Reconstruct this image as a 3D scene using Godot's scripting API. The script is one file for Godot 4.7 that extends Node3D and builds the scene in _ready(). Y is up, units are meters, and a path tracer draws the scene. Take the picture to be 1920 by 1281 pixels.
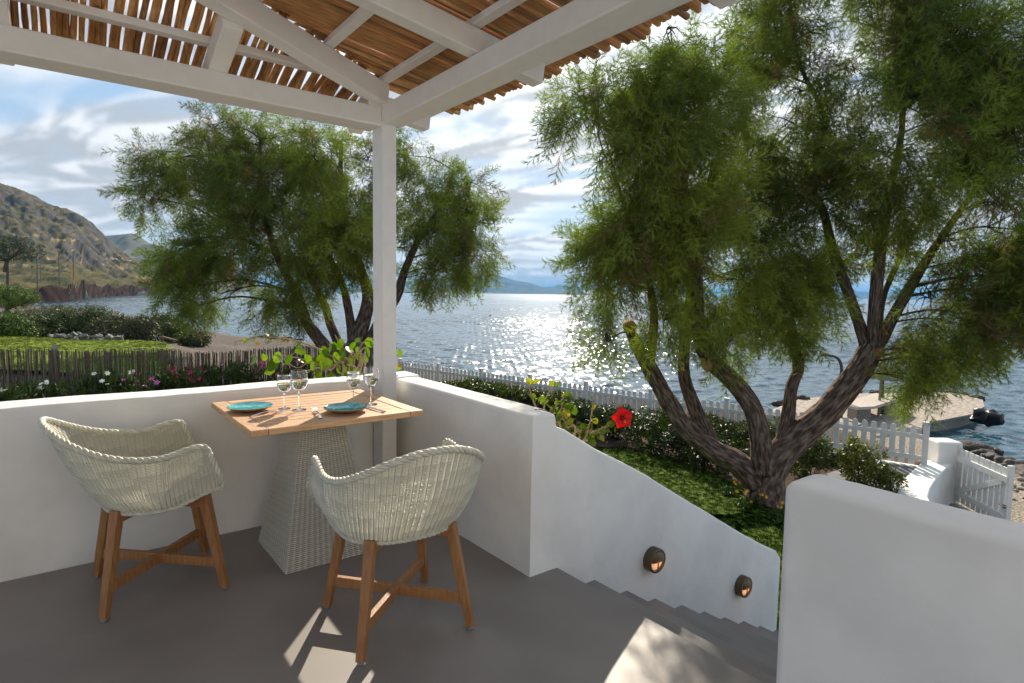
extends Node3D
# A shaded terrace with a cane-roofed pergola above a bay. World axes follow the terrace: x runs along the left parapet, -z along the right one, y up, floor at y = 0.
const F := 1110.0
const EYE := Vector3(0, 1.35, 0)
const SEA := -2.6
const GARDEN := -1.5
var look_dir: Vector3
var look_right: Vector3
var look_up: Vector3
var flat_dir: Vector3
var flat_right: Vector3
var rng := RandomNumberGenerator.new()
var mats := {}
var used_names := {}

# ---------------------------------------------------------------- placing
func at(px: float, py: float, d: float) -> Vector3:
	return EYE + (look_dir + look_right * ((px - 960.0) / F) - look_up * ((py - 640.5) / F)) * d

func on_level(px: float, py: float, level: float) -> Vector3:
	var r := look_dir + look_right * ((px - 960.0) / F) - look_up * ((py - 640.5) / F)
	return EYE + r * ((level - EYE.y) / r.y)

func ud(u: float, d: float, y: float) -> Vector3:
	var p := flat_right * u + flat_dir * d
	return Vector3(p.x, y, p.z)

func to_ud(p: Vector3) -> Vector2:
	return Vector2(p.dot(flat_right), p.dot(flat_dir))

# ---------------------------------------------------------------- mesh builder (faces are given counter-clockwise as seen from outside)
class MB:
	var v := PackedVector3Array()
	var n := PackedVector3Array()
	var uv := PackedVector2Array()
	var c := PackedColorArray()
	var ix := PackedInt32Array()
	var tint := Color.WHITE
	var has_n := true

	func add(p: Vector3, nn := Vector3.UP, t := Vector2.ZERO) -> int:
		v.append(p)
		n.append(nn)
		uv.append(t)
		c.append(tint)
		return v.size() - 1

	func face(a: int, b: int, d: int) -> void:
		ix.append(a)
		ix.append(d)
		ix.append(b)

	func tri(p: Vector3, q: Vector3, r: Vector3) -> void:
		var nn := (q - p).cross(r - p).normalized()
		var a := add(p, nn, Vector2(0, 0))
		add(q, nn, Vector2(1, 0))
		add(r, nn, Vector2(1, 1))
		face(a, a + 1, a + 2)

	func quad(p: Vector3, q: Vector3, r: Vector3, s: Vector3) -> void:
		var nn := (r - p).cross(s - q).normalized()
		var a := add(p, nn, Vector2(0, 0))
		add(q, nn, Vector2(1, 0))
		add(r, nn, Vector2(1, 1))
		add(s, nn, Vector2(0, 1))
		face(a, a + 1, a + 2)
		face(a, a + 2, a + 3)

	func strip(rows: int, cols: int, first: int, closed := false) -> void:
		for j in rows - 1:
			for i in (cols if closed else cols - 1):
				var a := first + j * cols + i
				var b := first + j * cols + (i + 1) % cols
				face(a, b, b + cols)
				face(a, b + cols, a + cols)

	# box with rounded edges; cell 0 leaves long sides undivided
	func rbox(centre: Vector3, size: Vector3, r: float, cell := 0.0, basis := Basis()) -> void:
		var h := size / 2.0
		r = minf(r, minf(h.x, minf(h.y, h.z)) * 0.98)
		var lists := []
		for k in 3:
			var l := PackedFloat32Array()
			var m: float = h[k] - r
			var steps := 1 if cell <= 0.0 else maxi(1, int(ceil(2.0 * m / cell)))
			l.append(-h[k])
			l.append(-h[k] + r * 0.42)
			for s in steps + 1:
				l.append(-m + 2.0 * m * s / steps)
			l.append(h[k] - r * 0.42)
			l.append(h[k])
			lists.append(l)
		for axis in 3:
			var ua := (axis + 1) % 3
			var va := (axis + 2) % 3
			for side in [-1.0, 1.0]:
				var first := v.size()
				for q in lists[va]:
					for p in lists[ua]:
						var o := Vector3()
						o[axis] = h[axis] * side
						o[ua] = p
						o[va] = q
						var inner := o.clamp(-(h - Vector3(r, r, r)), h - Vector3(r, r, r))
						var dir := (o - inner).normalized()
						var t := Vector2(o[ua], o[va])
						add(centre + basis * (inner + dir * r), (basis * dir).normalized(), t)
				var cols: int = lists[ua].size()
				var rows: int = lists[va].size()
				for j in rows - 1:
					for i in cols - 1:
						var a := first + j * cols + i
						if side > 0:
							face(a, a + 1, a + 1 + cols)
							face(a, a + 1 + cols, a + cols)
						else:
							face(a, a + 1 + cols, a + 1)
							face(a, a + cols, a + 1 + cols)

	# bar between two points with a rectangular section (w across, t along the hint axis)
	func bar(p: Vector3, q: Vector3, w: float, t: float, r := 0.004, hint := Vector3.UP) -> void:
		var z := (q - p).normalized()
		var x := hint.cross(z)
		if x.length() < 0.01:
			x = Vector3.RIGHT.cross(z)
		x = x.normalized()
		var y := z.cross(x)
		rbox((p + q) / 2.0, Vector3(w, t, p.distance_to(q)), r, 0.0, Basis(x, y, z))

	func tube(pts: PackedVector3Array, rad: PackedFloat32Array, sides: int, cap := true, rough := 0.0, noise: FastNoiseLite = null) -> void:
		var count := pts.size()
		var first := v.size()
		var side := Vector3.ZERO
		var along := 0.0
		for j in count:
			var t := (pts[mini(j + 1, count - 1)] - pts[maxi(j - 1, 0)]).normalized()
			if side == Vector3.ZERO:
				side = t.cross(Vector3.UP if absf(t.y) < 0.9 else Vector3.RIGHT).normalized()
			else:
				side = (side - t * side.dot(t)).normalized()
			var other := t.cross(side)
			if j > 0:
				along += pts[j].distance_to(pts[j - 1])
			for i in sides + 1:
				var ang := TAU * i / sides
				var dir := side * cos(ang) + other * sin(ang)
				var r := rad[j]
				if noise:
					var q := pts[j] + dir * r
					r *= 1.0 + rough * noise.get_noise_3d(cos(ang) * 1.6 + pts[0].x, along * 0.5, sin(ang) * 1.6) + rough * 0.4 * noise.get_noise_3d(q.x * 3.0, q.y * 3.0, q.z * 3.0)
				add(pts[j] + dir * r, dir, Vector2(float(i) / sides, along))
		strip(count, sides + 1, first)
		if cap:
			for e in [0, count - 1]:
				var d := (pts[e] - pts[1 if e == 0 else count - 2]).normalized()
				var m := add(pts[e] + d * rad[e] * 0.25, d, Vector2(0.5, 0))
				for i in sides:
					var a: int = first + e * (sides + 1) + i
					if e == 0:
						face(m, a + 1, a)
					else:
						face(m, a, a + 1)

	# body turned about the y axis; profile runs upwards on the outside
	func lathe(profile: PackedVector2Array, seg: int, centre := Vector3.ZERO) -> void:
		var first := v.size()
		var rows := profile.size()
		for j in rows:
			var d := profile[mini(j + 1, rows - 1)] - profile[maxi(j - 1, 0)]
			var nn := Vector2(d.y, -d.x).normalized()
			for i in seg + 1:
				var a := TAU * i / seg
				add(centre + Vector3(cos(a) * profile[j].x, profile[j].y, -sin(a) * profile[j].x), Vector3(cos(a) * nn.x, nn.y, -sin(a) * nn.x), Vector2(float(i) / seg, float(j) / rows))
		strip(rows, seg + 1, first)

	# a surface over a grid of points, rows upwards when seen from outside with columns to the right
	func sheet(points: PackedVector3Array, cols: int, scale_uv := Vector2.ONE) -> void:
		var first := v.size()
		var rows := points.size() / cols
		for j in rows:
			for i in cols:
				var dx := points[j * cols + mini(i + 1, cols - 1)] - points[j * cols + maxi(i - 1, 0)]
				var dy := points[mini(j + 1, rows - 1) * cols + i] - points[maxi(j - 1, 0) * cols + i]
				add(points[j * cols + i], dx.cross(dy).normalized(), Vector2(float(i) / maxi(1, cols - 1), float(j) / maxi(1, rows - 1)) * scale_uv)
		strip(rows, cols, first)

	func smooth() -> void:
		var sums := {}
		var keys := []
		keys.resize(v.size())
		for i in v.size():
			keys[i] = Vector3i((v[i] * 20000.0).round())
		for k in range(0, ix.size(), 3):
			var a := v[ix[k]]
			var nn := (v[ix[k + 2]] - a).cross(v[ix[k + 1]] - a)
			for e in 3:
				var key = keys[ix[k + e]]
				sums[key] = sums.get(key, Vector3.ZERO) + nn
		for i in v.size():
			n[i] = (sums.get(keys[i], Vector3.UP) as Vector3).normalized()

	func mesh(colours := false) -> ArrayMesh:
		var a := []
		a.resize(Mesh.ARRAY_MAX)
		a[Mesh.ARRAY_VERTEX] = v
		a[Mesh.ARRAY_NORMAL] = n
		a[Mesh.ARRAY_TEX_UV] = uv
		if colours:
			a[Mesh.ARRAY_COLOR] = c
		a[Mesh.ARRAY_INDEX] = ix
		var m := ArrayMesh.new()
		m.add_surface_from_arrays(Mesh.PRIMITIVE_TRIANGLES, a)
		return m

# ---------------------------------------------------------------- naming
func numbered(called: String) -> String:
	var k: int = used_names.get(called, 0)
	used_names[called] = k + 1
	return called if k == 0 else "%s_%03d" % [called, k]

func tag(o: Node3D, label: String, category: String, group := "") -> void:
	o.set_meta("label", label)
	o.set_meta("category", category)
	if group:
		o.set_meta("group", group)

func thing(called: String, label: String, category: String, where := Vector3.ZERO, turn := 0.0, group := "") -> Node3D:
	var o := Node3D.new()
	o.name = numbered(called)
	add_child(o)
	o.position = where
	o.rotation.y = turn
	tag(o, label, category, group)
	return o

func part(called: String, m: Mesh, mat: Material, parent: Node3D, where := Vector3.ZERO) -> MeshInstance3D:
	var o := MeshInstance3D.new()
	var k: int = parent.get_meta("n_" + called, 0)
	parent.set_meta("n_" + called, k + 1)
	o.name = called if k == 0 else "%s_%03d" % [called, k]
	o.mesh = m
	o.material_override = mat
	parent.add_child(o, true)
	o.position = where
	return o

func single(called: String, m: Mesh, mat: Material, label: String, category: String, group := "", where := Vector3.ZERO) -> MeshInstance3D:
	var o := MeshInstance3D.new()
	o.name = numbered(called)
	o.mesh = m
	o.material_override = mat
	add_child(o)
	o.position = where
	tag(o, label, category, group)
	return o

func structure(called: String, m: Mesh, mat: Material) -> MeshInstance3D:
	var o := MeshInstance3D.new()
	o.name = numbered(called)
	o.mesh = m
	o.material_override = mat
	add_child(o)
	o.set_meta("kind", "structure")
	return o

func copies(called: String, m: Mesh, mat: Material, parent: Node3D, where: Array, colours: PackedColorArray) -> MultiMeshInstance3D:
	var mm := MultiMesh.new()
	mm.transform_format = MultiMesh.TRANSFORM_3D
	mm.use_colors = colours.size() > 0
	mm.mesh = m
	mm.instance_count = where.size()
	for i in where.size():
		mm.set_instance_transform(i, where[i])
		if colours.size():
			mm.set_instance_color(i, colours[i])
	var o := MultiMeshInstance3D.new()
	var k: int = parent.get_meta("n_" + called, 0)
	parent.set_meta("n_" + called, k + 1)
	o.name = called if k == 0 else "%s_%03d" % [called, k]
	o.multimesh = mm
	o.material_override = mat
	o.set_meta("kind", "stuff")
	parent.add_child(o, true)
	return o

func dup(o: Node3D, label: String, group := "") -> Node3D:
	var base := String(o.name).rstrip("0123456789").trim_suffix("_")
	var r: Node3D = o.duplicate()
	r.name = numbered(base)
	add_child(r)
	r.set_meta("label", label)
	if group:
		r.set_meta("group", group)
	return r

# ---------------------------------------------------------------- materials
func lin(r: float, g: float, b: float) -> Color:
	return Color(r, g, b).linear_to_srgb()

func noise(freq: float, octaves := 4, seed_ := 1) -> FastNoiseLite:
	var f := FastNoiseLite.new()
	f.noise_type = FastNoiseLite.TYPE_SIMPLEX_SMOOTH
	f.frequency = freq
	f.fractal_octaves = octaves
	f.seed = seed_
	return f

func noise_tex(freq: float, octaves: int, seed_: int, lo: Color, hi: Color, size := 512, contrast := 0.25) -> NoiseTexture2D:
	var t := NoiseTexture2D.new()
	t.width = size
	t.height = size
	t.seamless = true
	t.noise = noise(freq, octaves, seed_)
	var g := Gradient.new()
	g.set_color(0, lo)
	g.set_color(1, hi)
	g.set_offset(0, contrast)
	g.set_offset(1, 1.0 - contrast)
	t.color_ramp = g
	return t

# plain material; grain: [colour variation, frequency, repeats per metre, bump in cm]
func mat(called: String, colour: Color, rough := 0.8, vary := 0.0, freq := 0.02, per_metre := 0.5, bump := 0.0, spec := 0.5) -> StandardMaterial3D:
	if mats.has(called):
		return mats[called]
	var m := StandardMaterial3D.new()
	m.resource_name = called
	m.roughness = rough
	m.metallic_specular = spec
	if vary > 0.0:
		m.albedo_texture = noise_tex(freq, 5, called.hash() % 1000, (colour * (1.0 - vary)).clamp(), (colour * (1.0 + vary * 0.6)).clamp())
		m.uv1_triplanar = true
		m.uv1_world_triplanar = true
		m.uv1_scale = Vector3.ONE * per_metre
	else:
		m.albedo_color = colour
	if bump > 0.0:
		m.heightmap_enabled = true
		m.heightmap_texture = noise_tex(freq, 5, called.hash() % 1000 + 7, Color.BLACK, Color.WHITE, 512, 0.1)
		m.heightmap_scale = bump
		m.uv1_triplanar = true
		m.uv1_world_triplanar = true
		m.uv1_scale = Vector3.ONE * per_metre
	mats[called] = m
	return m

func leafy(called: String, rough := 0.55, through := Color(0.45, 0.5, 0.2)) -> StandardMaterial3D:
	if mats.has(called):
		return mats[called]
	var m := StandardMaterial3D.new()
	m.resource_name = called
	m.vertex_color_use_as_albedo = true
	m.roughness = rough
	m.metallic_specular = 0.4
	m.cull_mode = BaseMaterial3D.CULL_DISABLED
	m.backlight_enabled = true
	m.backlight = through
	mats[called] = m
	return m

func wood(called: String, lo: Color, hi: Color, rough := 0.55) -> StandardMaterial3D:
	if mats.has(called):
		return mats[called]
	var m := StandardMaterial3D.new()
	m.resource_name = called
	m.roughness = rough
	var t := noise_tex(0.012, 5, called.hash() % 500, lo, hi, 512, 0.2)
	m.albedo_texture = t
	m.uv1_triplanar = true
	m.uv1_scale = Vector3(9.0, 9.0, 0.9)
	m.heightmap_enabled = true
	m.heightmap_texture = noise_tex(0.02, 4, called.hash() % 500 + 3, Color.BLACK, Color.WHITE)
	m.heightmap_scale = 0.03
	mats[called] = m
	return m

func _ready() -> void:
	rng.seed = 20240611
	var yaw := deg_to_rad(37.75)
	var pitch := deg_to_rad(4.66)
	var roll := deg_to_rad(0.86)
	look_dir = Vector3(sin(yaw) * cos(pitch), -sin(pitch), -cos(yaw) * cos(pitch))
	flat_dir = Vector3(sin(yaw), 0, -cos(yaw))
	flat_right = Vector3(cos(yaw), 0, sin(yaw))
	var up0 := flat_right.cross(look_dir)
	look_right = flat_right * cos(roll) + up0 * sin(roll)
	look_up = up0 * cos(roll) - flat_right * sin(roll)
	# camera
	var cam := Camera3D.new()
	cam.name = "camera"
	cam.transform = Transform3D(Basis(look_right, look_up, -look_dir), EYE)
	cam.fov = rad_to_deg(2.0 * atan(640.5 / F))
	cam.near = 0.05
	cam.far = 30000.0
	add_child(cam)
	cam.current = true
	# sky, haze, exposure
	var env := Environment.new()
	env.background_mode = Environment.BG_SKY
	var sky := Sky.new()
	var pano := PanoramaSkyMaterial.new()
	pano.panorama = ImageTexture.create_from_image(sky_image())
	sky.sky_material = pano
	env.sky = sky
	env.tonemap_mode = Environment.TONE_MAPPER_LINEAR
	env.tonemap_exposure = 1.85
	env.fog_enabled = true
	env.fog_density = 0.00012
	env.fog_light_color = Color(0.46, 0.76, 1.0)
	env.sdfgi_enabled = true
	env.ssao_enabled = true
	env.ssil_enabled = true
	var around := WorldEnvironment.new()
	around.name = "environment"
	around.environment = env
	add_child(around)
	# sun
	var sun := DirectionalLight3D.new()
	sun.name = "sun"
	sun.light_energy = 1.25
	sun.light_color = Color(1.0, 0.95, 0.87)
	sun.light_angular_distance = 0.5
	sun.shadow_enabled = true
	sun.basis = Basis.looking_at(-sun_dir())
	add_child(sun)

	build_ground()
	build_sea()
	build_hills()
	build_terrace()
	build_pergola()
	build_table()
	build_chairs()
	build_wall_lights()
	build_garden()
	build_trees()
	build_shore()

func sun_dir() -> Vector3:
	var az := deg_to_rad(41.7)
	var el := deg_to_rad(29.7)
	return Vector3(sin(az) * cos(el), sin(el), -cos(az) * cos(el))

func sky_image() -> Image:
	var w := 2048
	var h := 1024
	var data := PackedFloat32Array()
	data.resize(w * h * 3)
	var big := noise(0.42, 6, 11)
	var fine := noise(1.9, 5, 29)
	var wisp := noise(0.25, 3, 5)
	big.fractal_gain = 0.55
	var sd := sun_dir()
	var zen := Vector3(0.085, 0.205, 0.37)
	var hor := Vector3(0.39, 0.475, 0.55)
	var k := 0
	# clouds are streaked along one wind direction
	var wa := deg_to_rad(70.0)
	var wx := Vector2(cos(wa), sin(wa))
	var wy := Vector2(-sin(wa), cos(wa))
	for j in h:
		var th := PI * (0.5 - (j + 0.5) / h)
		var y := sin(th)
		var ct := cos(th)
		if y <= -0.002:
			for i in w:
				data[k] = 0.36
				data[k + 1] = 0.40
				data[k + 2] = 0.43
				k += 3
			continue
		var lift := 1.0 / (maxf(y, 0.0) + 0.09)
		var low := smoothstep(0.01, 0.13, y)
		var grad := pow(1.0 - clampf(y, 0.0, 1.0), 3.6)
		var base := zen.lerp(hor, grad)
		for i in w:
			var ph := TAU * (i + 0.5) / w
			var dx := sin(ph) * ct
			var dz := -cos(ph) * ct
			var p := Vector2(dx, dz) * lift
			var q := Vector2(p.dot(wx) * 0.62 + 3.1, p.dot(wy) * 1.35 + 1.7)
			var warp := wisp.get_noise_2d(q.x * 1.3 + 7.0, q.y * 1.3)
			var a := big.get_noise_2d(q.x + warp * 0.9, q.y + warp * 1.1)
			var b := fine.get_noise_2d(q.x * 1.3 - warp, q.y * 1.2 + warp)
			var cs := dx * sd.x + y * sd.y + dz * sd.z
			var ang := acos(clampf(cs, -1.0, 1.0))
			var glow := 0.34 * exp(-ang / 0.20) + 0.32 * exp(-ang / 0.48)
			var raw := a + 0.30 * b
			var dens := smoothstep(-0.42, 0.26, raw + lerpf(0.26, 0.0, smoothstep(0.15, 0.8, ang))) * lerpf(1.0, 0.72, smoothstep(0.5, 1.5, ang))
			dens = lerpf(0.35 + 0.40 * dens, dens, low)
			var air := base + Vector3(1.0, 0.97, 0.93) * glow * 0.62
			var ridge := smoothstep(-0.25, 0.30, b - 0.35 * a)
			var lit := lerpf(0.29, 0.50, ridge) + glow * lerpf(0.30, 1.0, ridge)
			var cloud := Vector3(lit * 0.985, lit * 0.995, lit * 1.012)
			var c := air.lerp(cloud, dens * 0.9)
			data[k] = c.x
			data[k + 1] = c.y
			data[k + 2] = c.z
			k += 3
	return Image.create_from_data(w, h, false, Image.FORMAT_RGBF, data.to_byte_array())

# ---------------------------------------------------------------- terrace
const WALL_X := 1.747
const WALL_Z := -3.485
const STAIR_Z := -2.09

func plaster() -> StandardMaterial3D:
	return mat("white_plaster", lin(0.855, 0.83, 0.79), 0.9, 0.028, 0.008, 0.45, 0.5, 0.25)

func white_paint() -> StandardMaterial3D:
	return mat("white_painted_wood", lin(0.78, 0.755, 0.715), 0.5, 0.012, 0.012, 1.2, 0.03, 0.4)

func cement() -> StandardMaterial3D:
	var m := mat("grey_cement", lin(0.25, 0.225, 0.203), 0.5, 0.05, 0.006, 0.4, 0.05, 0.5)
	return m

# plaster wall swept along a path; every stop is (x, top, z), width w, rounded along the top
func wall_sweep(stops: Array, w: float, bottom: float, r := 0.03, round_start := false, round_end := false) -> ArrayMesh:
	var path: Array[Vector3] = []
	for k in stops.size() - 1:
		var a: Vector3 = stops[k]
		var b: Vector3 = stops[k + 1]
		var steps := maxi(1, int(Vector2(a.x, a.z).distance_to(Vector2(b.x, b.z)) / 0.07))
		for s in steps:
			path.append(a.lerp(b, float(s) / steps))
	path.append(stops[-1])
	var ups := [0.0, 0.25, 0.5, 0.7, 0.85, 0.95]
	var outline: Array[Vector2] = []   # x across in halves of the straight width, y: >=2 codes rounding
	var uneven := noise(1.1, 3, 77)
	var fine := noise(6.0, 2, 78)
	var pts := PackedVector3Array()
	var cols := 0
	var total := path.size()
	var m := MB.new()
	var seam_at := 0
	for k in total:
		var p: Vector3 = path[k]
		var before: Vector3 = path[maxi(k - 1, 0)]
		var after: Vector3 = path[mini(k + 1, total - 1)]
		var d1 := Vector2(p.x - before.x, p.z - before.z).normalized()
		var d2 := Vector2(after.x - p.x, after.z - p.z).normalized()
		if d1 == Vector2.ZERO: d1 = d2
		if d2 == Vector2.ZERO: d2 = d1
		var mid := (d1 + d2).normalized()
		var cross := Vector2(-mid.y, mid.x) / maxf(0.5, mid.dot(d1))
		var shrink := 1.0
		var drop := 0.0
		var from_end := Vector2(p.x - stops[-1].x, p.z - stops[-1].z).length()
		var from_start := Vector2(p.x - stops[0].x, p.z - stops[0].z).length()
		if round_end and from_end < r:
			shrink = sqrt(maxf(0.0, 1.0 - pow(1.0 - from_end / r, 2.0)))
		if round_start and from_start < r:
			shrink = sqrt(maxf(0.0, 1.0 - pow(1.0 - from_start / r, 2.0)))
		drop = (1.0 - shrink) * r
		var half := w / 2.0 - (1.0 - shrink) * r
		var top := p.y - drop
		var rr := r * maxf(shrink, 0.05)
		var row := PackedVector3Array()
		for u in ups:
			row.append(Vector3(p.x - cross.x * half, lerpf(bottom, top - rr, u), p.z - cross.y * half))
		for q in 6:
			var ang := PI / 2 * q / 5.0
			var off := half - rr + rr * cos(ang)
			row.append(Vector3(p.x - cross.x * off, top - rr + rr * sin(ang), p.z - cross.y * off))
		row.append(Vector3(p.x, top + 0.002, p.z))
		for q in range(5, -1, -1):
			var ang := PI / 2 * q / 5.0
			var off := half - rr + rr * cos(ang)
			row.append(Vector3(p.x + cross.x * off, top - rr + rr * sin(ang), p.z + cross.y * off))
		for q in range(5, -1, -1):
			row.append(Vector3(p.x + cross.x * half, lerpf(bottom, top - rr, ups[q]), p.z + cross.y * half))
		cols = row.size()
		for q in row:
			pts.append(q + Vector3(uneven.get_noise_3d(q.x, q.y, q.z), uneven.get_noise_3d(q.x + 9, q.y, q.z) * 1.2, uneven.get_noise_3d(q.x, q.y + 9, q.z)) * 0.006 + Vector3(0, fine.get_noise_2d(q.x, q.z) * 0.002, 0))
		if k > 0 and k < total - 1 and d1.dot(d2) < 0.9:
			m.sheet(pts.slice(seam_at * cols, (k + 1) * cols), cols)
			seam_at = k
	m.sheet(pts.slice(seam_at * cols), cols)
	var last_row := m.v.size() - cols
	for e in [0, total - 1]:
		var first: int = 0 if e == 0 else m.v.size() - cols
		if e > 0:
			first = last_row
		var centre := Vector3.ZERO
		for i in cols:
			centre += m.v[first + i]
		centre /= cols
		var out := Vector3(path[e].x - path[1 if e == 0 else e - 1].x, 0, path[e].z - path[1 if e == 0 else e - 1].z).normalized()
		var c := m.add(centre, out)
		var ring := m.v.size()
		for i in cols:
			m.add(m.v[first + i], out)
		for i in cols - 1:
			if e == 0:
				m.face(c, ring + i + 1, ring + i)
			else:
				m.face(c, ring + i, ring + i + 1)
	return m.mesh()

func build_terrace() -> void:
	var slab := MB.new()
	slab.rbox(Vector3(-1.035, -0.15, -0.44), Vector3(5.93, 0.3, 6.09), 0.012, 0.0)
	structure("terrace_floor", slab.mesh(), cement())
	# stairs down to the garden
	var nose := [1.93, 2.194, 2.455, 2.705, 2.964, 3.203, 3.438, 3.67, 3.892, 4.12, 4.35, 4.58, 4.81, 5.04]
	var level := [0.0, -0.14, -0.279, -0.404, -0.526, -0.646, -0.763, -0.868, -0.979, -1.088, -1.195, -1.30, -1.40]
	var stairs := Node3D.new()
	stairs.name = "stairs"
	add_child(stairs)
	stairs.set_meta("kind", "structure")
	for k in range(1, level.size()):
		var s := MB.new()
		var x0: float = nose[k - 1] - 0.012
		var x1: float = nose[k]
		s.rbox(Vector3((x0 + x1) / 2.0, level[k] - 0.2, (STAIR_Z - 0.885) / 2.0), Vector3(x1 - x0, 0.4, STAIR_Z * -1.0 - 0.885 + 0.02), 0.008)
		part("step", s.mesh(), cement(), stairs)
	# parapets
	single("parapet_wall", wall_sweep([Vector3(-4.0, 0.798, -3.6), Vector3(1.92, 0.796, -3.6)], 0.23, -1.6, 0.02), plaster(), "long white plastered parapet behind the left wicker chair, facing the reed fence", "wall")
	var xc := WALL_X + 0.0865
	var zc := STAIR_Z - 0.0865
	var c := 0.012
	single("parapet_wall", wall_sweep([
		Vector3(xc, 0.785, -3.5), Vector3(xc, 0.783, zc - 0.11), Vector3(xc, 0.783, zc - 0.09), Vector3(xc, 0.783, zc - 0.075), Vector3(xc, 0.783, zc - 0.012), Vector3(xc, 0.783, zc), Vector3(xc + 0.012, 0.783, zc), Vector3(1.856, 0.783, zc), Vector3(1.868, 0.783, zc), Vector3(1.886, 0.775, zc), Vector3(1.893, 0.735, zc), Vector3(1.897, 0.716, zc),
		Vector3(1.96, 0.688, zc), Vector3(2.06, 0.628, zc), Vector3(2.184, 0.556, zc), Vector3(2.40, 0.447, zc), Vector3(2.618, 0.331, zc), Vector3(3.031, 0.09, zc), Vector3(3.651, -0.263, zc), Vector3(3.939, -0.412, zc), Vector3(4.06, -0.47, zc), Vector3(4.12, -0.53, zc), Vector3(4.15, -0.60, zc)
		], 0.173, -1.6, 0.02, false, true), plaster(), "white plastered parapet right of the post that drops beside the stairs", "wall")
	single("parapet_wall", wall_sweep([Vector3(xc, 0.770, -0.885), Vector3(xc, 0.783, -0.879), Vector3(xc, 0.790, -0.868), Vector3(xc, 0.794, -0.855), Vector3(xc, 0.797, -0.83), Vector3(xc, 0.797, -0.80), Vector3(xc, 0.797, 2.58)
		], 0.173, -1.6, 0.022, true), plaster(), "large white plastered parapet with a rounded top nearest the viewer at right", "wall")
	var ze := -0.885 + 0.0865
	single("stair_wall", wall_sweep([Vector3(1.925, 0.69, ze), Vector3(2.184, 0.556, ze), Vector3(3.03, 0.09, ze), Vector3(3.9, -0.40, ze), Vector3(4.1, -0.5, ze)], 0.173, -1.6, 0.026), plaster(), "low white stair wall hidden behind the nearest parapet", "wall")
	var house := MB.new()
	house.rbox(Vector3(-1.0, 0.9, 2.75), Vector3(6.6, 5.0, 0.3), 0.02)
	single("house_wall", house.mesh(), plaster(), "white plastered house wall that closes the terrace behind the viewer", "wall")

# ---------------------------------------------------------------- pergola
func slope_right(x: float) -> float:
	return 2.458 + 0.129 * (1.585 - x)

func slope_left(z: float) -> float:
	return 2.440 + 0.311 * (z + 3.34)

func hip_z(x: float) -> float:
	return -3.335 + 0.415 * (1.549 - x)

func hip_x(z: float) -> float:
	return 1.549 - (z + 3.335) / 0.415

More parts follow.
